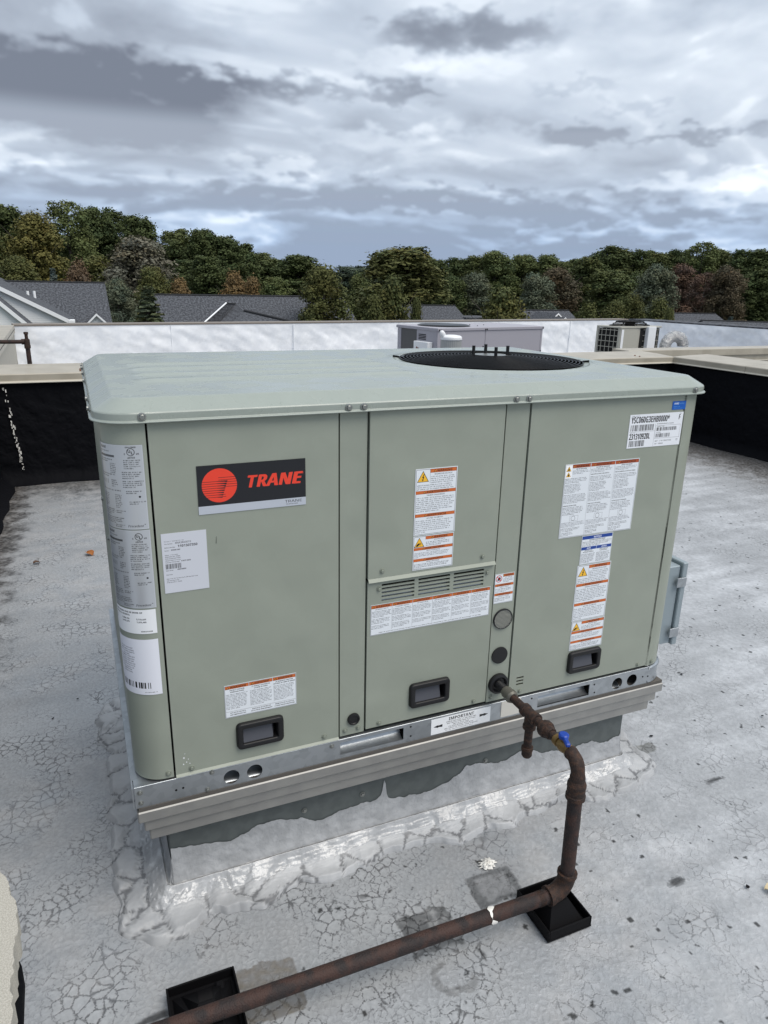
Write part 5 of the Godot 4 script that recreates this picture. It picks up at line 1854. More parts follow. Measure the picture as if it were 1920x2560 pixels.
func build_parapets() -> void:
	var black: Material = M["black_roof_membrane"]
	wall_run("parapet_wall", "black membrane parapet wall with tan metal coping, running behind the big unit", Vector2(-0.72, -4.96), Vector2(6.56, -4.98), 0.52, 0.868, black, true, [2.4, 4.9])
	wall_run("parapet_wall", "black membrane parapet wall with tan coping along the right side of the roof", Vector2(6.56, -4.98), Vector2(6.62, 3.2), 0.52, 0.868, black, true, [1.05, 4.2])
	wall_run("parapet_wall", "black membrane parapet wall at the left edge of the roof", Vector2(-0.80, 0.35), Vector2(-0.70, -4.96), 0.30, 0.868, black, true, [2.6])
	var sw := wall_run("parapet_wall", "long silver-painted parapet wall at the far side of the roof", Vector2(-0.92, -11.75), Vector2(13.42, -13.62), 0.32, 0.905, M["silver_painted_fabric"], false, [], 0.024)
	var g := Geo.new(); g.box(Vector3(0.0, 0.906, -0.33), Vector3(14.46, 0.936, 0.012), 0.004); part("edge_strip", g, mat("dull_edge_metal", srgb(128, 120, 112), 0.6, 0.2), sw)
	for x: float in [2.55, 4.95, 7.4, 9.9, 12.4]:
		g = Geo.new(); g.box(Vector3(x - 0.006, 0.02, 0.0), Vector3(x + 0.006, 0.9, 0.022), 0.003); part("fabric_seam", g, M["silver_painted_fabric"], sw)
	sw = wall_run("parapet_wall", "silver-painted parapet wall turning towards us at the far right", Vector2(13.42, -13.62), Vector2(14.3, -6.0), 0.5, 0.905, M["silver_painted_fabric"], false, [], 0.045)
	g = Geo.new(); g.box(Vector3(0.0, 0.906, -0.75), Vector3(7.67, 0.938, -0.02), 0.004); part("edge_strip", g, M["dark_roof_shingles"], sw)
	# left boundary of the far roof: stucco with tan coping
	var lw := wall_run("parapet_wall", "beige stucco parapet with tan coping at the far left", Vector2(-0.80, -5.5), Vector2(-0.92, -11.75), 0.42, 0.80, M["rough_beige_stucco"], false, [])
	g = Geo.new()
	g.box(Vector3(0.0, 0.80, -0.45), Vector3(6.25, 0.925, 0.018), 0.004)
	part("coping_cap", g, M["tan_metal_coping"], lw)
	g = Geo.new(); g.box(Vector3(0.0, 0.862, 0.019), Vector3(6.25, 0.868, 0.022)); part("joint_line", g, M["dark_inside"], lw)
	var nr := thing("neighbouring_roof", "dark shingle roof just beyond the far left parapet", "roof")
	g = Geo.new(); g.quad(Vector3(-8, 0.55, -6.5), Vector3(-1.36, 0.92, -6.0), Vector3(-1.5, 0.92, -11.6), Vector3(-8, 0.55, -11.6)); part("shingles", g, M["dark_roof_shingles"], nr)
	g = Geo.new(); g.box(Vector3(-8, -0.02, -11.6), Vector3(-1.6, 0.5, -6.5)); part("wall", g, M["far_wall"], nr)
	# tan metal parapet beyond the right-hand wall
	var tw := thing("metal_parapet", "tan metal-clad parapet beyond the right black wall", "parapet wall", Vector3(7.2, 0, -6.5), -0.005)
	g = Geo.new(); g.box(Vector3(0, 0, -0.3), Vector3(7.0, 0.75, 0), 0.002); part("wall_face", g, M["tan_metal_coping"], tw)
	g = Geo.new(); g.box(Vector3(0, 0.752, -0.33), Vector3(7.0, 0.85, 0.03), 0.006); part("coping_cap", g, M["tan_metal_coping"], tw)
	for y: float in [0.66, 0.5, 0.34]:
		g = Geo.new(); g.box(Vector3(0, y, 0.001), Vector3(7.0, y + 0.012, 0.012), 0.002); part("rib", g, M["pale_tan_edge"], tw)
	# flecks of white left in the corner of the black walls
	g = Geo.new()
	var rng := RandomNumberGenerator.new()
	rng.seed = 5
	for i in 60:
		var y := 0.12 + 0.7 * pow(rng.randf(), 1.3)
		var s := rng.randf_range(0.002, 0.008)
		var p := Vector3(-0.60 + 0.088 * (0.9 - y) + rng.randf_range(-0.012, 0.012), y, -4.945)
		g.box(p - Vector3(s * 0.5, s * rng.randf_range(0.8, 2.2), 0.004), p + Vector3(s * 0.5, s * rng.randf_range(0.8, 2.2), 0.004))
	tag(part("paint_flecks", g, M["white_sealant"], self), "white paint flecks up the far left corner of the black walls", "paint flecks", "", "stuff")

func build_wall_stub() -> void:
	var t := thing("wall_stub", "broken beige stucco wall end with black membrane roll, at the lower left edge", "wall", Vector3(-0.4, 0, 0.9))
	var edge := [Vector2(-0.62, 0.50), Vector2(-0.30, 0.525), Vector2(-0.25, 0.548), Vector2(-0.219, 0.569), Vector2(-0.207, 0.595), Vector2(-0.2035, 0.615), Vector2(-0.198, 0.632), Vector2(-0.190, 0.655), Vector2(-0.187, 0.691), Vector2(-0.1885, 0.722), Vector2(-0.1875, 0.752), Vector2(-0.190, 0.79), Vector2(-0.1845, 0.83), Vector2(-0.1855, 0.87), Vector2(-0.181, 0.93), Vector2(-0.184, 1.0), Vector2(-0.18, 1.15), Vector2(-0.18, 1.3), Vector2(-0.62, 1.3)]
	var rng := RandomNumberGenerator.new()
	rng.seed = 8
	var pts := []
	for i in edge.size():
		pts.append(edge[i])
		if i > 1 and i < edge.size() - 3:
			var a: Vector2 = edge[i]
			var b: Vector2 = edge[i + 1]
			for f: float in [0.25, 0.5, 0.75]:
				pts.append(a.lerp(b, f) + Vector2(rng.randf_range(-0.0022, 0.0022), 0))
	var g := Geo.new()
	var tris := Geometry2D.triangulate_polygon(PackedVector2Array(pts))
	for k in range(0, tris.size(), 3):
		var a := Vector3(pts[tris[k]].x, 0.78, pts[tris[k]].y)
		var b := Vector3(pts[tris[k + 1]].x, 0.78, pts[tris[k + 1]].y)
		var c := Vector3(pts[tris[k + 2]].x, 0.78, pts[tris[k + 2]].y)
		if (b - a).cross(c - a).y < 0:
			g.tri(a, c, b)
		else:
			g.tri(a, b, c)
	for k in pts.size():
		var a: Vector2 = pts[k]
		var b: Vector2 = pts[(k + 1) % pts.size()]
		g.quad(Vector3(b.x, 0.735, b.y), Vector3(a.x, 0.735, a.y), Vector3(a.x, 0.78, a.y), Vector3(b.x, 0.78, b.y))
	part("stucco_top", g, M["rough_beige_stucco"], t, -t.position)
	g = Geo.new(); g.box(Vector3(-0.62, 0, 0.62), Vector3(-0.34, 0.734, 1.3)); part("core", g, M["black_roof_membrane"], t, -t.position)
	g = Geo.new()
	g.tube([Vector3(-0.215, 0.70, 0.66), Vector3(-0.215, 0.70, 0.668), Vector3(-0.215, 0.70, 0.69), Vector3(-0.215, 0.70, 0.725), Vector3(-0.214, 0.70, 0.9), Vector3(-0.215, 0.70, 1.3)], [0.004, 0.015, 0.024, 0.030, 0.033, 0.033], 18)
	g.box(Vector3(-0.34, 0.67, 0.80), Vector3(-0.22, 0.72, 1.3))
	part("membrane_roll", g, M["black_roof_membrane"], t, -t.position)

# ---------------------------------------------------------------- things on the far roof
func build_far_roof_things() -> void:
	var t := thing("old_rooftop_unit", "older purple-grey rooftop unit with a dark coil side, against the silver parapet", "air conditioner", Vector3(4.74, 0, -7.62), deg_to_rad(10.9))
	var paint: Material = M["grey_old_paint"]
	var g := Geo.new(); g.box(Vector3(0.01, 0.0, -0.99), Vector3(2.09, 0.12, -0.01)); part("base_rail", g, M["galvanised_steel"], t)
	g = Geo.new(); g.box(Vector3(0.02, 0.12, -0.97), Vector3(2.08, 1.05, -0.022)); part("inner_frame", g, M["dark_inside"], t)
	for q in [[0.0, 0.06], [0.064, 0.90], [0.906, 2.06], [2.064, 2.1]]:
		g = Geo.new(); g.box(Vector3(q[0], 0.12, -0.02), Vector3(q[1], 1.055, 0.0), 0.002); part("front_panel", g, paint, t)
	g = Geo.new(); g.box(Vector3(-0.012, 1.056, -1.02), Vector3(2.112, 1.10, 0.014), 0.006); part("lid", g, paint, t)
	g = Geo.new(); g.box(Vector3(2.08, 0.12, -0.99), Vector3(2.1, 1.055, -0.021)); part("side_panel", g, paint, t)
	g = Geo.new(); g.box(Vector3(0.0, 0.12, -0.99), Vector3(0.02, 1.055, -0.90)); part("side_post", g, paint, t)
	g = Geo.new(); g.box(Vector3(0.008, 0.12, -0.898), Vector3(0.022, 1.055, -0.50)); part("coil", g, M["coil_grey"], t)
	g = Geo.new(); g.box(Vector3(0.0, 0.12, -0.498), Vector3(0.02, 1.055, -0.0205)); part("side_panel", g, paint, t)
	for k in 4:
		g = Geo.new(); g.box(Vector3(-0.003, 0.92 + k * 0.022, -0.45), Vector3(0.001, 0.932 + k * 0.022, -0.27)); part("vent_slot", g, M["dark_inside"], t)
	g = Geo.new(); g.box(Vector3(-0.10, 0.45, -0.44), Vector3(-0.004, 0.90, -0.10), 0.006)
	var bx := part("switch_box", g, M["white_paint"], t)
	bx.set_meta("label", "white switch box streaked with rust")
	g = Geo.new()
	g.xf = Transform3D(Basis(Vector3.UP, -PI / 2), Vector3(-0.1012, 0.0, 0.0))
	for q in [[-0.335, 0.78, 0.045, 0.06], [-0.29, 0.70, 0.06, 0.085], [-0.26, 0.62, 0.05, 0.07], [-0.27, 0.50, 0.03, 0.05]]:
		var fan := []
		for k in 9:
			var a := TAU * k / 9.0
			fan.append(Vector3(q[0] + cos(a) * q[2] * (0.8 + 0.3 * sin(k * 2.3)), q[1] + sin(a) * q[3] * (0.8 + 0.3 * cos(k * 1.7)), 0.0004 * (1 + k % 2) + q[1] * 0.001))
		g.poly(fan)
	part("rust_stain", g, M["rust_brown"], bx)
	for q in [[0.10, 0.55], [0.86, 0.56], [1.21, 0.56]]:
		for k in 4:
			g = Geo.new(); g.box(Vector3(q[0], q[1] + k * 0.026, 0.0005), Vector3(q[0] + 0.15, q[1] + 0.014 + k * 0.026, 0.003)); part("louver", g, M["dark_inside"], t)
	var sm := screw_mesh(0.008)
	for q: Vector2 in [Vector2(0.02, 1.07), Vector2(0.05, 1.07), Vector2(0.89, 1.07), Vector2(0.92, 1.07), Vector2(0.87, 0.82), Vector2(2.085, 0.72), Vector2(2.09, 1.075)]:
		part("screw", sm, M["coil_dark"], t, Vector3(q.x, q.y, 0.014 if q.y > 1.0 else 0.0))
	for q: Vector2 in [Vector2(0.75, -0.55), Vector2(1.0, -0.3), Vector2(1.1, -0.6), Vector2(0.8, -0.75), Vector2(1.3, -0.5)]:
		var s := part("screw", sm, M["coil_dark"], t, Vector3(q.x, 1.10, q.y)); s.rotation.x = -PI / 2
	g = Geo.new(); g.xf.origin = Vector3(0.52, 0, -0.52)
	g.lathe([Vector2(0.40, 1.099), Vector2(0.40, 1.108), Vector2(0.36, 1.122), Vector2(0.12, 1.128), Vector2(0.0001, 1.128)], 40); part("fan_grille", g, M["black_wire"], t)

	t = thing("vent_cap", "ribbed round metal vent pipe with white domed cap, before the older grey unit", "vent cap", Vector3(4.63, 0, -7.0))
	g = Geo.new()
	var rows := []
	for y: float in [0.0, 0.985]:
		var row := []
		for k in 96:
			var a := -TAU * k / 96.0
			var r := 0.135 + (0.004 if k % 3 else -0.003)
			row.append(Vector3(cos(a) * r, y, sin(a) * r))
		rows.append(row)
	g.sheet(rows, true); part("ribbed_pipe", g, mat("dull_zinc", srgb(170, 172, 172), 0.5, 0.4), t)
	g = Geo.new(); g.lathe([Vector2(0.128, 0.985), Vector2(0.142, 0.987), Vector2(0.144, 1.004), Vector2(0.139, 1.007), Vector2(0.142, 1.014), Vector2(0.138, 1.030), Vector2(0.115, 1.044), Vector2(0.06, 1.052), Vector2(0.0001, 1.054)], 32, true); part("dome", g, M["white_paint"], t)
	g = Geo.new()
	rows = []
	for j in 9:
		var row := []
		for k in 16:
			var a := -TAU * k / 16.0
			var la := lerpf(-PI / 2, PI / 2, j / 8.0)
			row.append(Vector3(-0.135 + cos(a) * cos(la) * 0.042, 1.062 + sin(la) * 0.052, sin(a) * cos(la) * 0.03) + Vector3(-0.014 * sin(la), 0, 0))
		rows.append(row)
	g.sheet(rows, true); part("cowl_flap", g, M["white_paint"], t)

	t = thing("stand_pipe", "dark iron stand pipe with side arm before the silver parapet at left", "pipe", Vector3(-0.435, 0, -6.0))
	g = Geo.new(); g.tube([Vector3(0, -0.02, 0), Vector3(0, 1.11, 0)], 0.021, 14); part("upright", g, M["rusty_black_iron"], t)
	g = Geo.new(); g.lathe([Vector2(0.021, 1.035), Vector2(0.028, 1.037), Vector2(0.028, 1.065), Vector2(0.026, 1.067), Vector2(0.026, 1.118), Vector2(0.021, 1.12), Vector2(0.021, 1.125), Vector2(0.015, 1.126), Vector2(0.015, 1.165), Vector2(0.02, 1.166), Vector2(0.02, 1.187), Vector2(0.0001, 1.188)], 16); part("tee", g, M["rusty_fitting_iron"], t)
	g = Geo.new(); g.tube([Vector3(-0.02, 1.098, 0), Vector3(-0.047, 1.098, 0)], 0.026, 14); part("collar", g, M["rusty_fitting_iron"], t)
	g = Geo.new(); g.tube([Vector3(-0.04, 1.098, 0), Vector3(-1.2, 1.104, 0)], 0.019, 14); part("side_arm", g, M["rusty_black_iron"], t)

	t = thing("condensing_unit", "beige condensing unit with dark coil side and low fan guard, by far parapet corner", "air conditioner", Vector3(9.74, 0, -9.62), deg_to_rad(8.7))
	paint = M["beige_grey_paint"]
	g = Geo.new(); g.box(Vector3(0.02, 0.0, -0.55), Vector3(1.19, 0.94, -0.03)); part("inner_frame", g, M["dark_inside"], t)
	g = Geo.new()
	rows = []
	for y: float in [0.0, 0.95]:
		var row := []
		for q: Vector2 in [Vector2(0.0, -0.06), Vector2(0.004, -0.03), Vector2(0.02, -0.01), Vector2(0.05, 0.0), Vector2(0.40, 0.0), Vector2(0.50, -0.004), Vector2(0.58, -0.018), Vector2(0.64, -0.045), Vector2(0.68, -0.085)]:
			row.append(Vector3(q.x, y, q.y))
		rows.append(row)
	g.sheet(rows); part("corner_panel", g, paint, t)
	g = Geo.new(); g.plate(0.035, 0.10, 0.42, 0.93, 0.004, 0.003); part("paper_label", g, M["white_paint"], t)
	g = Geo.new(); g.box(Vector3(-0.01, 0.951, -0.60), Vector3(1.20, 0.985, 0.012), 0.008); part("lid", g, paint, t)
	g = Geo.new(); g.box(Vector3(-0.004, 0.0, -0.60), Vector3(0.018, 0.95, -0.55)); part("rear_post", g, paint, t)
	for k in 9:
		g = Geo.new(); g.tube([Vector3(-0.006, 0.05 + k * 0.108, -0.55), Vector3(-0.006, 0.05 + k * 0.108, -0.06)], 0.006, 5); part("guard_wire", g, M["beige_grey_paint"], t)
	for k in 4:
		g = Geo.new(); g.tube([Vector3(-0.009, 0.03, -0.45 + k * 0.105), Vector3(-0.009, 0.94, -0.45 + k * 0.105)], 0.006, 5); part("guard_wire", g, M["beige_grey_paint"], t)
	for k in 9:
		g = Geo.new(); g.tube([Vector3(0.70, 0.05 + k * 0.108, -0.024), Vector3(1.19, 0.05 + k * 0.108, -0.024)], 0.005, 5); part("guard_wire", g, M["beige_grey_paint"], t)
	for x: float in [1.06, 1.13]:
		g = Geo.new(); g.tube([Vector3(x, 0.03, -0.02), Vector3(x, 0.94, -0.02)], 0.005, 5); part("guard_wire", g, M["beige_grey_paint"], t)
	g = Geo.new(); g.box(Vector3(0.755, 0.43, -0.025), Vector3(0.985, 0.975, 0.06), 0.006); part("service_box", g, M["white_paint"], t)
	g = Geo.new(); g.xf.origin = Vector3(0.60, 0, -0.30)
	var ring := func(r: float, y: float, w: float) -> void:
		var path := []
		for i in 41:
			path.append(Vector3(cos(TAU * i / 40.0) * r * 1.2, y, sin(TAU * i / 40.0) * r * 0.62))
		g.tube(path, w, 5, false)
	ring.call(0.42, 0.992, 0.012); ring.call(0.36, 1.03, 0.006); ring.call(0.29, 1.065, 0.014); ring.call(0.2, 1.07, 0.006)
	for k in 8:
		var a := TAU * k / 8.0 + 0.2
		g.tube([Vector3(cos(a) * 0.5, 0.99, sin(a) * 0.26), Vector3(cos(a) * 0.35, 1.065, sin(a) * 0.18), Vector3(cos(a) * 0.05, 1.072, sin(a) * 0.05)], 0.008, 5)
	g.lathe([Vector2(0.10, 0.99), Vector2(0.10, 1.06), Vector2(0.0001, 1.062)], 16)
	part("fan_guard", g, M["black_wire"], t)

	t = thing("foil_duct", "crinkled silver foil duct bent into an arch beside the beige condensing unit", "duct", Vector3(10.78, 0, -9.25))
	g = Geo.new()
	var path := []
	var rad := []
	for i in 46:
		var a := PI * 1.02 * i / 45.0
		path.append(Vector3(-cos(a) * 0.185, 0.63 + sin(a) * 0.195 if a < PI else 0.63, -0.04 * cos(a)))
		rad.append(0.107 + 0.004 * sin(i * 1.3) + 0.003 * sin(i * 2.9))
	path.push_front(Vector3(-0.185, 0.0, -0.04)); rad.push_front(0.11)
	g.tube(path, rad, 22)
	part("foil_sleeve", g, M["crinkled_foil"], t)

# ---------------------------------------------------------------- houses
func slab(a: Vector3, b: Vector3, c: Vector3, d: Vector3, th: float) -> Geo:   # roof plane, ccw from above, given thickness downwards
	var g := Geo.new()
	var o := Vector3(0, -th, 0)
	g.quad(a, b, c, d)
	g.quad(d + o, c + o, b + o, a + o)
	for e in [[a, b], [b, c], [c, d], [d, a]]:
		g.quad(e[0] + o, e[1] + o, e[1], e[0])
	return g

func siding(t: Node3D, apex: Vector3, half_l: float, half_r: float, slope: float, base: float) -> void:
	# lap boards filling a gable in the plane z = apex.z, each its own strip with a shadow lip
	var g := Geo.new()
	var y := base
	while y < apex.y - 0.06:
		var y1 := minf(y + 0.115, apex.y - 0.05)
		var l0 := minf(half_l, (apex.y - y) / slope)
		var r0 := minf(half_r, (apex.y - y) / slope)
		var l1 := minf(half_l, (apex.y - y1) / slope)
		var r1 := minf(half_r, (apex.y - y1) / slope)
		g.quad(Vector3(apex.x - l0, y, apex.z + 0.02), Vector3(apex.x + r0, y, apex.z + 0.02), Vector3(apex.x + r1, y1, apex.z), Vector3(apex.x - l1, y1, apex.z))
		g.quad(Vector3(apex.x - l0, y, apex.z), Vector3(apex.x + r0, y, apex.z), Vector3(apex.x + r0, y, apex.z + 0.02), Vector3(apex.x - l0, y, apex.z + 0.02))
		y = y1
	part("lap_siding", g, M["white_siding"], t, -t.position)

func gable(t: Node3D, apex: Vector3, half_l: float, half_r: float, slope: float, back_z: float, trim := 0.2) -> void:
	var out := 0.25
	for s: float in [-1.0, 1.0]:
		var hw := half_l if s < 0 else half_r
		var top := Vector3(apex.x, apex.y, apex.z + out)
		var low := Vector3(apex.x + s * (hw + 0.25), apex.y - slope * (hw + 0.25), apex.z + out)
		var dz := Vector3(0, 0, back_z - apex.z - out)
		part("roof", slab(low, top, top + dz, low + dz, 0.12) if s < 0 else slab(top, low, low + dz, top + dz, 0.12), M["dark_roof_shingles"], t, -t.position)
		var g := Geo.new()
		var o := Vector3(0, -trim, 0)
		var f := Vector3(0, 0, 0.03)
		var q := [low + o + f, top + o + f, top + f, low + f] if s < 0 else [top + o + f, low + o + f, low + f, top + f]
		g.quad(q[0], q[1], q[2], q[3])
		g.quad(q[3], q[2], q[2] - f, q[3] - f)
		g.quad(q[1], q[0], q[0] - f * 3.0, q[1] - f * 3.0)
		part("rake_board", g, M["white_trim"], t, -t.position)
	siding(t, apex, half_l, half_r, slope, maxf(apex.y - slope * minf(half_l, half_r) - 2.0, -5.0))

func main_roof(t: Node3D, a: Vector3, b: Vector3, fall: Vector3, wall_front: float) -> void:
	var back := Vector3(fall.x, fall.y, -fall.z)
	part("roof", slab(a + fall, b + fall, b, a, 0.15), M["dark_roof_shingles"], t, -t.position)
	part("roof", slab(b + back, a + back, a, b, 0.15), M["dark_roof_shingles"], t, -t.position)
	var g := Geo.new()
	g.tube([a + Vector3(0, 0.02, 0), b + Vector3(0, 0.02, 0)], 0.07, 6); part("ridge_cap", g, M["roof_ridge"], t, -t.position)
	var k := 0.9
	g = Geo.new()
	var y1 := a.y + fall.y * k - 0.1
	g.box(Vector3(a.x + 0.3, -5.0, a.z - absf(fall.z) * k), Vector3(b.x - 0.3, y1, a.z + absf(fall.z) * k))
	g.tri(Vector3(b.x - 0.3, y1, b.z + absf(fall.z) * k), Vector3(b.x - 0.3, y1, b.z - absf(fall.z) * k), Vector3(b.x - 0.3, a.y - 0.2, b.z))
	g.tri(Vector3(a.x + 0.3, y1, a.z - absf(fall.z) * k), Vector3(a.x + 0.3, y1, a.z + absf(fall.z) * k), Vector3(a.x + 0.3, a.y - 0.2, a.z))
	part("wall", g, M["white_siding"], t, -t.position)

func build_houses() -> void:
	var t := thing("gabled_house", "grey-roofed house with white sided gables and two white vent pipes, at the far left", "house", Vector3(-3, -5, -52))
	main_roof(t, Vector3(-14, 1.36, -54.4), Vector3(2.38, 1.36, -54.4), Vector3(0, -3.1, 6.6), 0.0)
	gable(t, Vector3(-4.35, 1.62, -44.4), 4.2, 4.2, 0.53, -56.5, 0.24)
	gable(t, Vector3(-4.1, 1.15, -42.0), 2.0, 2.0, 0.97, -44.4, 0.26)
	gable(t, Vector3(1.43, -0.43, -48.3), 0.62, 0.62, 0.97, -52.0, 0.14)
	var g := Geo.new()
	g.box(Vector3(-8.3, -5, -50), Vector3(-0.3, -0.7, -44.45)); part("wall", g, M["white_siding"], t, -t.position)
	g = Geo.new(); g.box(Vector3(-0.22, -0.86, -44.7), Vector3(0.14, -0.62, -44.1), 0.02); part("gutter_end", g, M["white_trim"], t, -t.position)
	for q in [[-2.41, -50.44], [-2.05, -50.95]]:
		g = Geo.new(); g.tube([Vector3(q[0], -0.9, q[1]), Vector3(q[0] - 0.02, 0.83, q[1])], 0.085, 10); part("vent_pipe", g, M["white_trim"], t, -t.position)
	t = thing("long_roofed_house", "house with a long plain dark grey roof and a small cross wing, left of centre", "house", Vector3(10, -5, -49))
	main_roof(t, Vector3(5.0, 0.72, -48.9), Vector3(18.2, 0.72, -48.9), Vector3(0, -3.2, 6.2), 0.0)
	var a := Vector3(8.68, 0.39, -43.3)
	var b := Vector3(9.6, 0.33, -45.0)
	var lo := Vector3(6.4, -1.0, -40.6)
	var lo2 := Vector3(7.4, -1.0, -40.9)
	part("roof", slab(lo, lo2, b, a, 0.1), M["dark_roof_shingles"], t, -t.position)
	g = Geo.new(); g.tube([a + Vector3(0, 0.02, 0), lo + Vector3(0, 0.02, 0)], 0.045, 6); part("rake_board", g, M["white_trim"], t, -t.position)
	g = Geo.new(); g.tube([b + Vector3(0, 0.0, 0), lo2], 0.04, 6); g.tube([a, b], 0.04, 6); part("ridge_cap", g, M["roof_ridge"], t, -t.position)
	var c := Vector3(9.35, 0.0, -41.4)
	var d := Vector3(12.0, -0.62, -37.6)
	part("roof", slab(lo2, Vector3(11.5, -1.0, -39.0), c, b, 0.1), M["dark_roof_shingles"], t, -t.position)
	part("roof", slab(Vector3(7.8, -1.05, -38.2), d, c, Vector3(8.0, -0.9, -40.5), 0.1), M["dark_roof_shingles"], t, -t.position)
	g = Geo.new(); g.tube([c + Vector3(0, 0.03, 0), d + Vector3(0, 0.03, 0)], 0.09, 6); part("ridge_cap", g, M["roof_ridge"], t, -t.position)
	g = Geo.new(); g.box(Vector3(7.2, -5, -44.0), Vector3(11.5, -1.15, -39.2)); part("wall", g, M["far_wall"], t, -t.position)

	t = thing("small_far_house", "small plain grey roof in the trees, behind the older grey unit", "house", Vector3(29, -5, -56))
	main_roof(t, Vector3(25.5, -0.05, -57.0), Vector3(31.8, -0.05, -57.0), Vector3(0, -2.0, 4.2), 0.0)
	g = Geo.new(); g.box(Vector3(31.6, -5, -58.5), Vector3(35.0, -0.95, -54.5)); part("side_wing", g, M["dark_roof_shingles"], t, -t.position)
	t = thing("white_trimmed_house", "dark roof with two little white gables, right of the wide bush", "house", Vector3(38, -5, -52))
	main_roof(t, Vector3(34.5, -0.30, -54.0), Vector3(42.0, -0.30, -54.0), Vector3(0, -2.2, 4.2), 0.0)
	gable(t, Vector3(37.75, -0.36, -49.98), 0.45, 0.45, 0.8, -53.0, 0.12)
	gable(t, Vector3(35.7, -0.52, -46.24), 0.45, 0.45, 0.8, -50.5, 0.14)
	g = Geo.new(); g.box(Vector3(35.0, -5, -52), Vector3(38.6, -1.05, -46.5)); part("wall", g, M["far_wall"], t, -t.position)
	t = thing("grey_shed", "plain grey roof low against the dark trees, right of the far condenser", "house", Vector3(58.5, -5, -56))
	main_roof(t, Vector3(55.2, -0.55, -56.0), Vector3(60.6, -0.55, -54.4), Vector3(0, -2.6, 5.2), 0.0)
	t = thing("edge_house", "dark roof with one tiny white gable at the far right edge", "house", Vector3(53, -5, -46))
	main_roof(t, Vector3(50.5, -0.80, -46.6), Vector3(60, -0.95, -44.5), Vector3(0, -2.2, 5.5), 0.0)
	gable(t, Vector3(49.02, -0.84, -39.24), 0.22, 0.22, 0.95, -43.5, 0.1)

# ---------------------------------------------------------------- trees
var crowns := {}
var trunks := {}
const NOMINAL := [[15.5, 3.0], [13.5, 3.2], [5.8, 1.8], [6.8, 1.0], [15.8, 3.0]]

func crown_mesh(kind: int, sd: int, browned := false) -> ArrayMesh:
	var key := kind * 100 + sd + (50 if browned else 0)
	if crowns.has(key):
		return crowns[key]
	var rng := RandomNumberGenerator.new()
	rng.seed = 1000 + key
	var hh: float = NOMINAL[kind][0]
	var rr: float = NOMINAL[kind][1]
	var low: float = [0.16, 0.10, 0.02, 0.02, 0.26][kind] * hh
	var lobes: int = [120, 110, 95, 130, 85][kind]
	var per: int = [190, 180, 120, 70, 150][kind]
	var size: float = [0.32, 0.29, 0.18, 0.18, 0.30][kind]
	var g := Geo.new()
	for i in lobes:
		var t := (i + rng.randf()) / lobes
		t = clampf(t, 0.01, 0.99)
		var env := 1.0
		match kind:
			0, 4: env = pow(sin(PI * (t * 0.76 + 0.13)), 0.55)
			1: env = pow(sin(PI * (t * 0.84 + 0.09)), 0.6)
			2: env = sqrt(maxf(0.02, 1.0 - pow(t * 1.08 - 0.30, 2) * 2.0))
			3: env = 0.06 + 0.94 * (1.0 - t)
		var a := rng.randf() * TAU
		var q := sqrt(rng.randf_range(0.15, 1.0)) if kind != 3 else sqrt(rng.randf_range(0.3, 1.0))
		var lr: float = rng.randf_range(0.22, 0.40) * rr
		if kind == 3: lr = (0.10 + 0.18 * (1.0 - t)) * rr
		if kind == 4: lr = rng.randf_range(0.20, 0.36) * rr
		var away := maxf(0.0, env * rr * rng.randf_range(0.86, 1.1) - lr * 0.7) * q
		var c := Vector3(cos(a) * away, low + (hh - low - lr * 0.8) * t + (0.0 if kind == 3 else rng.randf_range(-0.3, 0.3)), sin(a) * away)
		var f := rng.randf_range(0.78, 1.24)
		var warm := rng.randf_range(-0.12, 0.14)
		var n: int = int(per * clampf(pow(lr / (0.3 * rr), 1.6), 0.3, 1.8)) if kind != 3 else per
		for k in n:
			var d := Vector3(rng.randfn(), rng.randfn(), rng.randfn()).normalized()
			if kind != 3 and d.y < -0.6: d.y *= -0.7
			var sh := rng.randf_range(0.55, 1.08) * (1.0 + 0.35 * pow(rng.randf(), 5.0))
			var p := c + Vector3(d.x * lr, d.y * lr * (1.05 if kind != 3 else 0.35), d.z * lr) * sh
			if kind == 3: p.y -= Vector2(p.x, p.z).length() * 0.25
			var nn := (d + Vector3(rng.randfn(), rng.randfn(), rng.randfn()) * 0.42).normalized()
			var s := size * rng.randf_range(0.55, 1.25)
			var x := nn.cross(Vector3(rng.randfn(), rng.randfn(), rng.randfn())).normalized()
			var y := nn.cross(x)
			var v := f * rng.randf_range(0.9, 1.12)
			g.col = Color(v * (1.0 + warm), v, v * (1.0 - warm))
			if browned and p.y > hh * 0.52 + rng.randf_range(-0.5, 0.5):
				g.col = Color(v * 2.1, v * 1.05, v * 0.62)
			var b := g.v.size()
			g.vert(p - x * s * 0.5, nn)
			g.vert(p - y * s * 0.34, nn)
			g.vert(p + x * s * 0.5, nn)
			g.vert(p + y * s * 0.34, nn)
			g.ix.append_array([b, b + 2, b + 1, b, b + 3, b + 2])
	crowns[key] = g.mesh()
	return crowns[key]

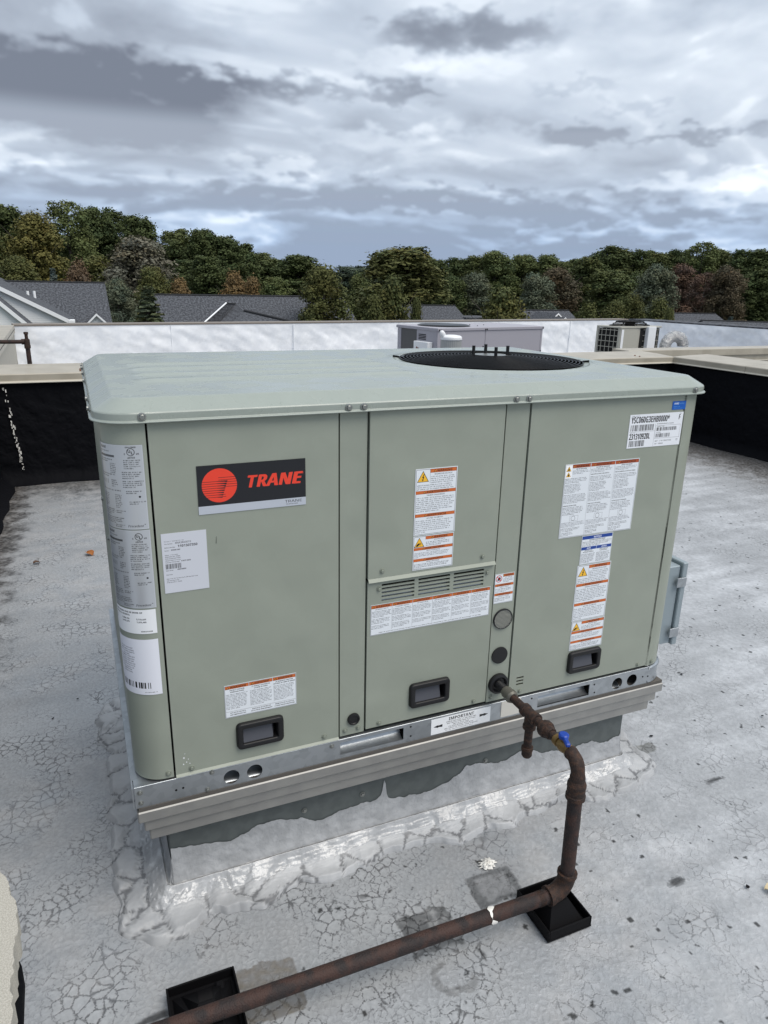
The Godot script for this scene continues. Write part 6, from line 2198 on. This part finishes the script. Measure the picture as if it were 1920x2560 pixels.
func trunk_mesh(kind: int, sd: int) -> ArrayMesh:
	var key := kind * 10 + sd
	if trunks.has(key):
		return trunks[key]
	var rng := RandomNumberGenerator.new()
	rng.seed = 70 + key
	var hh: float = NOMINAL[kind][0]
	var rr: float = NOMINAL[kind][1]
	var g := Geo.new()
	var r0 := hh * 0.017
	g.tube([Vector3.ZERO, Vector3(0.05, hh * 0.3, 0.03) , Vector3(-0.1, hh * 0.6, 0.08), Vector3(0.05, hh * 0.93, 0)], [r0 * 1.2, r0 * 0.85, r0 * 0.55, r0 * 0.12], 8)
	if kind != 3:
		for k in 9:
			var y := hh * rng.randf_range(0.25, 0.72)
			var a := k * 2.4
			var l := rr * rng.randf_range(0.6, 0.95)
			g.tube([Vector3(0, y, 0), Vector3(cos(a) * l * 0.5, y + l * 0.45, sin(a) * l * 0.5), Vector3(cos(a) * l, y + l * 1.1, sin(a) * l)], [r0 * 0.4, r0 * 0.25, r0 * 0.08], 5)
	trunks[key] = g.mesh()
	return trunks[key]

func tree(kind: int, tint: String, x: float, z: float, h: float, r: float, label: String, group: String, idx: int) -> void:
	var called: String = ["oak_tree", "leafy_tree", "bushy_tree", "spruce_tree", "leafy_tree"][kind]
	var t := thing(called, label, "tree", Vector3(x, -5.0, z), idx * 1.7, group)
	var sy: float = h / NOMINAL[kind][0]
	var sx: float = r / NOMINAL[kind][1]
	var sd := idx % 3
	var c := part("crown", crown_mesh(kind, sd, tint == "sp"), M["leaves_" + tint], t)
	var w := part("trunk", trunk_mesh(kind, sd), M["pale_bark"] if label.contains("pale bare trunk") else M["bark"], t)
	c.scale = Vector3(sx, sy, sx)
	w.scale = Vector3(sx, sy, sx)

func build_trees() -> void:
	var list := [
	[0, "dg", -6.6, -109.6, 15.7, 4.2, "tall dark green oak at the far left edge of the wood"],
	[1, "yo", -3.3, -98.4, 14.0, 4.3, "broad yellow-olive tree at the left, behind the white gabled house"],
	[4, "lg", 0.6, -106.6, 16.0, 3.9, "airy pale green tree standing tallest above the grey ridge on the left"],
	[0, "dg", 4.7, -118.8, 16.6, 3.8, "dark green oak just right of the airy pale tree"],
	[4, "dg", 7.6, -122.2, 16.9, 3.8, "thin-topped dark tree between two dark oaks at the left"],
	[0, "dg", 10.3, -116.0, 15.6, 3.5, "dark oak whose crown slopes down to the sky gap at the left"],
	[0, "mg", 14.8, -108.7, 13.5, 3.7, "rounded mid green oak right of the silvery grey tree"],
	[0, "dg", 17.8, -105.2, 13.5, 3.2, "tall dark oak with ragged top beside the bright sky gap"],
	[0, "dg", 20.7, -104.8, 12.7, 3.6, "dark oak leaning right beside the bright sky gap"],
	[1, "pk", 7.4, -83.6, 11.0, 4.6, "large silvery pink-grey tree behind the blue spruce"],
	[2, "rb", 1.1, -78.6, 8.4, 2.4, "red-brown rounded tree right behind the left house ridge"],
	[3, "bs", -1.2, -74.7, 7.6, 1.6, "small blue spruce peeking over the left house ridge"],
	[1, "ol", 7.1, -68.9, 7.8, 2.0, "yellow-olive tree behind the spruce with the brown top"],
	[2, "or", 9.4, -68.7, 6.9, 2.2, "orange-brown rounded tree left of the long grey roof"],
	[1, "sg", 3.8, -65.3, 6.7, 1.7, "grey-green tree at the right end of the left house"],
	[1, "ol", 3.1, -87.0, 9.0, 3.3, "olive tree filling the wood behind the left house"],
	[1, "ol", -4.9, -83.5, 8.7, 2.8, "olive tree low behind the white gabled house"],
	[0, "dg", 15.2, -86.5, 9.4, 3.1, "dark green tree behind the orange-brown tree"],
	[3, "sp", 3.9, -40.1, 6.4, 2.3, "blue spruce with a browned top beside the left house"],
	[2, "or", 15.6, -74.3, 7.7, 2.4, "orange and green tree behind the ridge of the long grey roof"],
	[2, "or", 16.8, -71.4, 7.2, 2.0, "small orange-brown tree behind the middle of the long roof"],
	[0, "mg", 30.4, -124.1, 11.3, 4.8, "mid green tree at the middle left of the skyline"],
	[0, "dg", 35.7, -119.5, 11.1, 5.2, "round dark tree left of the lowest dip of the skyline"],
	[4, "lg", 18.9, -70.4, 7.1, 2.4, "light green feathery tree above the right end of the long roof"],
	[0, "dg", 25.6, -117.4, 12.3, 3.8, "dark tree right of the bright sky gap"],
	[1, "ol", 15.4, -44.7, 7.8, 2.1, "olive tree hiding the right end of the long grey roof"],
	[0, "fg", 51.6, -137.4, 10.0, 5.1, "far hazy tree in the lowest dip of the skyline"],
	[0, "fg", 53.2, -131.0, 10.0, 4.4, "far hazy tree just left of the big olive tree"],
	[0, "ol", 28.9, -62.5, 10.0, 4.8, "biggest olive-green tree, broad crown in the middle of the skyline"],
	[1, "mg", 30.6, -77.1, 7.9, 2.3, "mid green tree half hidden left of the big olive tree"],
	[2, "dol", 18.6, -40.8, 7.1, 1.9, "dark oval tree in front of the big olive tree"],
	[2, "dol", 17.0, -40.0, 6.1, 1.4, "smaller dark oval tree left of the tall oval one"],
	[2, "dol", 18.9, -38.0, 6.0, 0.8, "small dark shrub at the right foot of the oval tree"],
	[0, "dg", 60.1, -117.0, 11.2, 4.0, "dark oak right behind the big olive tree"],
	[0, "dg", 65.5, -118.2, 11.5, 3.9, "dark oak, second right of the big olive tree"],
	[0, "mg", 67.8, -115.0, 11.8, 3.9, "mid green oak, third right of the big olive tree"],
	[0, "lg", 68.5, -110.4, 12.5, 3.8, "pale green dome-topped tree above the grey rooftop unit"],
	[1, "sg", 48.8, -83.1, 8.3, 3.0, "grey-green tree behind the small far roof"],
	[1, "dg", 44.9, -82.3, 7.8, 2.8, "dark tree behind the small far roof"],
	[2, "ol", 27.0, -41.6, 6.6, 2.6, "wide olive bush tree behind the grey rooftop unit"],
	[0, "lg", 75.0, -112.0, 12.2, 3.7, "green dome-topped tree, fourth from the right of the sky dip"],
	[0, "lg", 77.7, -108.6, 12.2, 3.5, "second dome-topped green tree right of the grey rooftop unit"],
	[0, "mg", 78.5, -103.4, 11.3, 3.7, "lower green tree between two dome-topped trees and the dark rise"],
	[1, "br", 58.9, -79.1, 9.2, 3.5, "brown-tinged tree in the middle of the right wood"],
	[1, "sg", 52.5, -74.6, 8.3, 3.0, "grey-green tree with drooping boughs in the right wood"],
	[0, "dg", 81.0, -96.1, 13.1, 5.0, "dark oak where the skyline rises on the right"],
	[0, "mg", 75.1, -93.5, 11.5, 3.9, "mid green oak left of the dark rise on the right"],
	[0, "dg", 86.1, -96.0, 12.8, 3.9, "dark oak right of the rise of the skyline"],
	[0, "mg", 90.5, -96.4, 12.8, 3.8, "mid green oak above the grey-green red-tipped tree"],
	[0, "dg", 95.8, -96.6, 13.2, 3.7, "dark oak left of the tallest tree on the right"],
	[4, "lg", 93.1, -88.8, 13.9, 3.8, "tallest green tree at the right, against bright cloud"],
	[0, "mg", 97.6, -88.9, 13.1, 3.7, "green oak just right of the tallest right-hand tree"],
	[0, "dg", 94.1, -81.1, 12.7, 3.6, "dark oak next to the right edge"],
	[0, "dg", 95.2, -78.4, 12.7, 3.5, "dark oak cut by the right edge"],
	[0, "mg", 65.1, -76.3, 9.0, 3.8, "mid green tree below the dark rise on the right"],
	[1, "dg", 69.6, -76.5, 8.7, 3.0, "dark tree left of the grey-green red-tipped tree"],
	[1, "sg", 61.5, -64.3, 9.4, 2.9, "grey-green tree with reddish top in the right wood"],
	[1, "rd", 70.4, -69.7, 9.8, 2.7, "dull red maple in the right wood"],
	[4, "rd", 68.1, -63.5, 8.7, 2.0, "sparse reddish tree with a pale bare trunk"],
	[1, "br", 68.9, -61.1, 9.4, 2.6, "dark brown-red tree near the right edge"],
	[0, "dg", 75.3, -62.8, 9.1, 3.1, "dark tree low at the right edge"],
	[2, "dol", 35.0, -42.4, 5.7, 1.9, "olive bush left of the far condenser"],
	[2, "ol", 37.5, -42.5, 5.9, 1.9, "olive bush behind the far condenser"],
	[1, "dol", 42.4, -46.3, 6.3, 1.5, "upright olive tree behind the far condenser"],
	[2, "dol", 41.4, -42.1, 6.1, 1.8, "rounded olive tree right of the far condenser"],
	[2, "ol", 38.9, -38.4, 5.5, 0.9, "small round bush left of the far grey wall"],
	[3, "bs", 56.4, -48.7, 4.5, 1.4, "small blue spruce near the right edge"],
	[0, "dg", 14.6, -98.1, 9.2, 3.1, "dark tree in the shade left of the orange-brown tree"],
	]
	var i := 0
	for q in list:
		tree(q[0], q[1], q[2], q[3], q[4], q[5], q[6], "trees beyond the roof", i)
		i += 1
	var n := 0
	var wood := [[-15.5, -168.0, 15.7, 6.3], [-11.3, -169.9, 15.9, 6.4], [-6.4, -160.0, 15.1, 6.1], [-2.4, -177.9, 15.6, 6.9], [2.5, -172.3, 15.7, 6.8], [7.1, -165.0, 15.2, 6.6], [11.2, -154.7, 14.8, 6.2], [15.6, -153.3, 13.5, 6.3], [21.7, -164.7, 13.5, 6.8], [26.5, -162.0, 13.4, 6.8], [29.2, -149.1, 11.8, 6.4], [35.6, -155.7, 11.2, 6.7], [41.2, -156.8, 11.4, 6.9], [44.3, -148.7, 10.0, 6.6], [48.3, -144.3, 9.0, 6.5], [52.6, -141.3, 7.9, 6.5], [60.9, -148.4, 8.3, 6.9], [62.7, -139.3, 9.7, 6.6], [70.7, -144.2, 10.1, 6.9], [75.4, -141.7, 10.3, 6.9], [76.4, -132.8, 10.7, 6.5], [82.1, -132.6, 11.0, 6.6], [81.7, -122.8, 11.1, 6.2], [94.3, -132.5, 12.0, 6.8], [89.1, -117.0, 11.2, 6.1], [96.7, -119.2, 11.7, 6.3], [104.0, -120.7, 12.3, 6.5], [116.6, -127.6, 13.2, 7.0], [112.4, -115.9, 13.0, 6.5], [120.7, -117.6, 13.5, 6.7], [120.6, -111.0, 12.8, 6.4], [124.6, -108.5, 12.9, 6.4], [139.8, -115.6, 13.7, 6.9], [128.8, -100.8, 12.9, 6.1]]
	for q in wood:
		var tens := ["", "", "twenty", "thirty"]
		var ones := ["", "first", "second", "third", "fourth", "fifth", "sixth", "seventh", "eighth", "ninth", "tenth", "eleventh", "twelfth", "thirteenth", "fourteenth", "fifteenth", "sixteenth", "seventeenth", "eighteenth", "nineteenth"]
		n += 1
		var nth: String = ones[n] if n < 20 else ("twentieth" if n == 20 else "thirtieth" if n == 30 else tens[n / 10] + "-" + ones[n % 10])
		tree(0, "dg" if i % 3 else "mg", q[0], q[1], q[2], q[3], "half hidden dark tree in the back row of the wood, %s from the left" % nth, "back row of the wood", i)
		i += 1

func build_far_wood() -> void:
	# the wood goes on to both sides of what the trees above cover
	var rng := RandomNumberGenerator.new()
	rng.seed = 77
	var at := []
	for k in 150:
		var az := deg_to_rad(lerpf(-75.0, -9.0, (k + rng.randf()) / 75.0) if k < 75 else lerpf(56.0, 120.0, (k - 75 + rng.randf()) / 75.0))
		var d := rng.randf_range(95.0, 150.0)
		at.append(Transform3D(Basis(Vector3.UP, rng.randf() * TAU).scaled(Vector3.ONE * rng.randf_range(0.8, 1.25) * Vector3(1.5, 1.0, 1.5)), Vector3(sin(az) * d, -5.0, -cos(az) * d)))
	var mm := MultiMesh.new()
	mm.transform_format = MultiMesh.TRANSFORM_3D
	mm.mesh = crown_mesh(0, 0)
	mm.instance_count = at.size()
	for k in at.size():
		mm.set_instance_transform(k, at[k])
	var o := MultiMeshInstance3D.new()
	o.name = "far_wood"
	o.multimesh = mm
	o.material_override = M["leaves_mg"]
	add_child(o)
	tag(o, "dark wood going on beyond the houses to both sides", "wood", "", "stuff")

# ---------------------------------------------------------------- small things on the deck
func dry_leaf(p: Vector3, s: float, m: Material, label: String, turn: float) -> void:
	var t := thing("dry_leaf", label, "leaf", p, turn, "dry leaves on the roof")
	var rows := []
	for j in 5:
		var row := []
		var w := sin(PI * (j + 0.3) / 5.0) * s * 0.6
		for k in 5:
			var f := k / 4.0 * 2.0 - 1.0
			row.append(Vector3(f * w * (1.0 + 0.2 * sin(j * 3.0 + k)), 0.004 + absf(f) * s * 0.28 + 0.2 * s * sin(j * 0.9), (j / 4.0 - 0.5) * s * 1.3))
		rows.append(row)
	rows.reverse()
	var g := Geo.new(); g.sheet(rows); part("blade", g, m, t)
	g = Geo.new(); g.tube([Vector3(0, 0.005, s * 0.6), Vector3(0.004, 0.004, s * 1.0)], 0.0012, 5); part("stalk", g, m, t)

func build_small() -> void:
	dry_leaf(Vector3(-0.073, 0, -2.985), 0.045, M["leaf_brown"], "orange-brown curled leaf lying on the roof left of the unit", 0.6)
	dry_leaf(Vector3(-0.377, 0, -2.933), 0.03, M["leaf_dark"], "small dark curled leaf nearest the left wall", 2.0)
	dry_leaf(Vector3(1.70, 0, 0.572), 0.03, mat("leaf_pale", srgb(196, 182, 150), 0.7), "pale leaf at the right edge of the roof in front", 1.0)
	var g := Geo.new()
	var f := noise(60.0, 3, FastNoiseLite.TYPE_SIMPLEX, 111)
	var rows := []
	for j in 9:
		var row := []
		for k in 28:
			var a := -TAU * k / 28.0
			var r := 0.024 * (1.0 - j / 8.0) * (1.0 + 0.7 * f.get_noise_2d(cos(a) * 0.05, sin(a) * 0.05 + j * 0.01))
			row.append(Vector3(0.973 + cos(a) * r, 0.001 + 0.012 * sin(j / 8.0 * PI / 2) * (1.0 + 0.8 * f.get_noise_2d(a * 0.03, j * 0.03)), 0.170 + sin(a) * r * 0.8))
		rows.append(row)
	g.sheet(rows, true)
	tag(part("sealant_blob", g, M["white_sealant"], self), "crumpled white blob of dried sealant on the roof in front of the curb", "sealant")
	# chips of blistered coating
	g = Geo.new()
	var rng := RandomNumberGenerator.new()
	rng.seed = 19
	for i in 70:
		var p := Vector3(rng.randf_range(-0.5, 3.4), 0.002, rng.randf_range(-1.8, 0.75))
		if p.x > -0.15 and p.x < 1.85 and p.z < 0.08 and p.z > -1.3: continue
		if rng.randf() > (0.85 if p.x > 1.2 else 0.35): continue
		var s := rng.randf_range(0.003, 0.010)
		var pts := []
		for k in 6:
			var a := -TAU * k / 6.0
			pts.append(p + Vector3(cos(a) * s * rng.randf_range(0.5, 1.3), rng.randf_range(0.0, 0.003), sin(a) * s * rng.randf_range(0.4, 1.0)))
		g.poly(pts)
	tag(part("coating_chips", g, M["black_tray_plastic"], self), "black chips of blistered coating strewn over the silver roof", "debris", "", "stuff")

func build_ground() -> void:
	var g := Geo.new()
	var rows := []
	for j in 41:
		var row := []
		for i in 41:
			row.append(Vector3(lerpf(-600, 600, i / 40.0), -5.02, lerpf(600, -600, j / 40.0)))
		rows.append(row)
	g.sheet(rows)
	part("ground", g, M["grass_ground"], self).set_meta("kind", "structure")

func _ready() -> void:
	# camera, sky, sun, exposure
	var cam := Camera3D.new()
	cam.name = "camera"
	cam.position = Vector3(-0.0239, 1.6809, 1.6324)
	cam.rotation_degrees = Vector3(-17.7911, -23.3289, 1.179)
	cam.fov = 71.59
	cam.near = 0.05
	cam.far = 2000.0
	add_child(cam)
	var we := WorldEnvironment.new()
	we.name = "world_environment"
	var env := Environment.new()
	env.background_mode = Environment.BG_SKY
	env.sky = Sky.new()
	env.sky.sky_material = build_sky()
	env.background_energy_multiplier = 1.0
	env.tonemap_mode = Environment.TONE_MAPPER_LINEAR
	env.tonemap_exposure = 1.55
	env.sdfgi_enabled = true
	env.ssao_enabled = true
	env.ssil_enabled = true
	we.environment = env
	add_child(we)
	var sun := DirectionalLight3D.new()
	sun.name = "sun"
	sun.light_energy = 0.5
	sun.light_angular_distance = 40.0
	sun.light_color = Color(1.0, 0.97, 0.93)
	sun.shadow_enabled = true
	sun.rotation_degrees = Vector3(-58, 32, 0)
	add_child(sun)
	build_cracks()
	build_materials()
	build_ground()
	build_deck()
	build_parapets()
	build_wall_stub()
	build_houses()
	build_trees()
	build_far_wood()
	build_far_roof_things()
	build_curb()
	build_unit()
	build_gas_pipe()
	pipe_block(Vector3(0.985, 0, 0.312), Vector3(1.128, 0, 0.468), "black plastic pipe support tray under the elbow of the gas pipe", false)
	pipe_block(Vector3(0.020, 0, 0.245), Vector3(0.186, 0, 0.435), "black plastic pipe support tray with a cradle, at the bottom left", true)
	build_small()
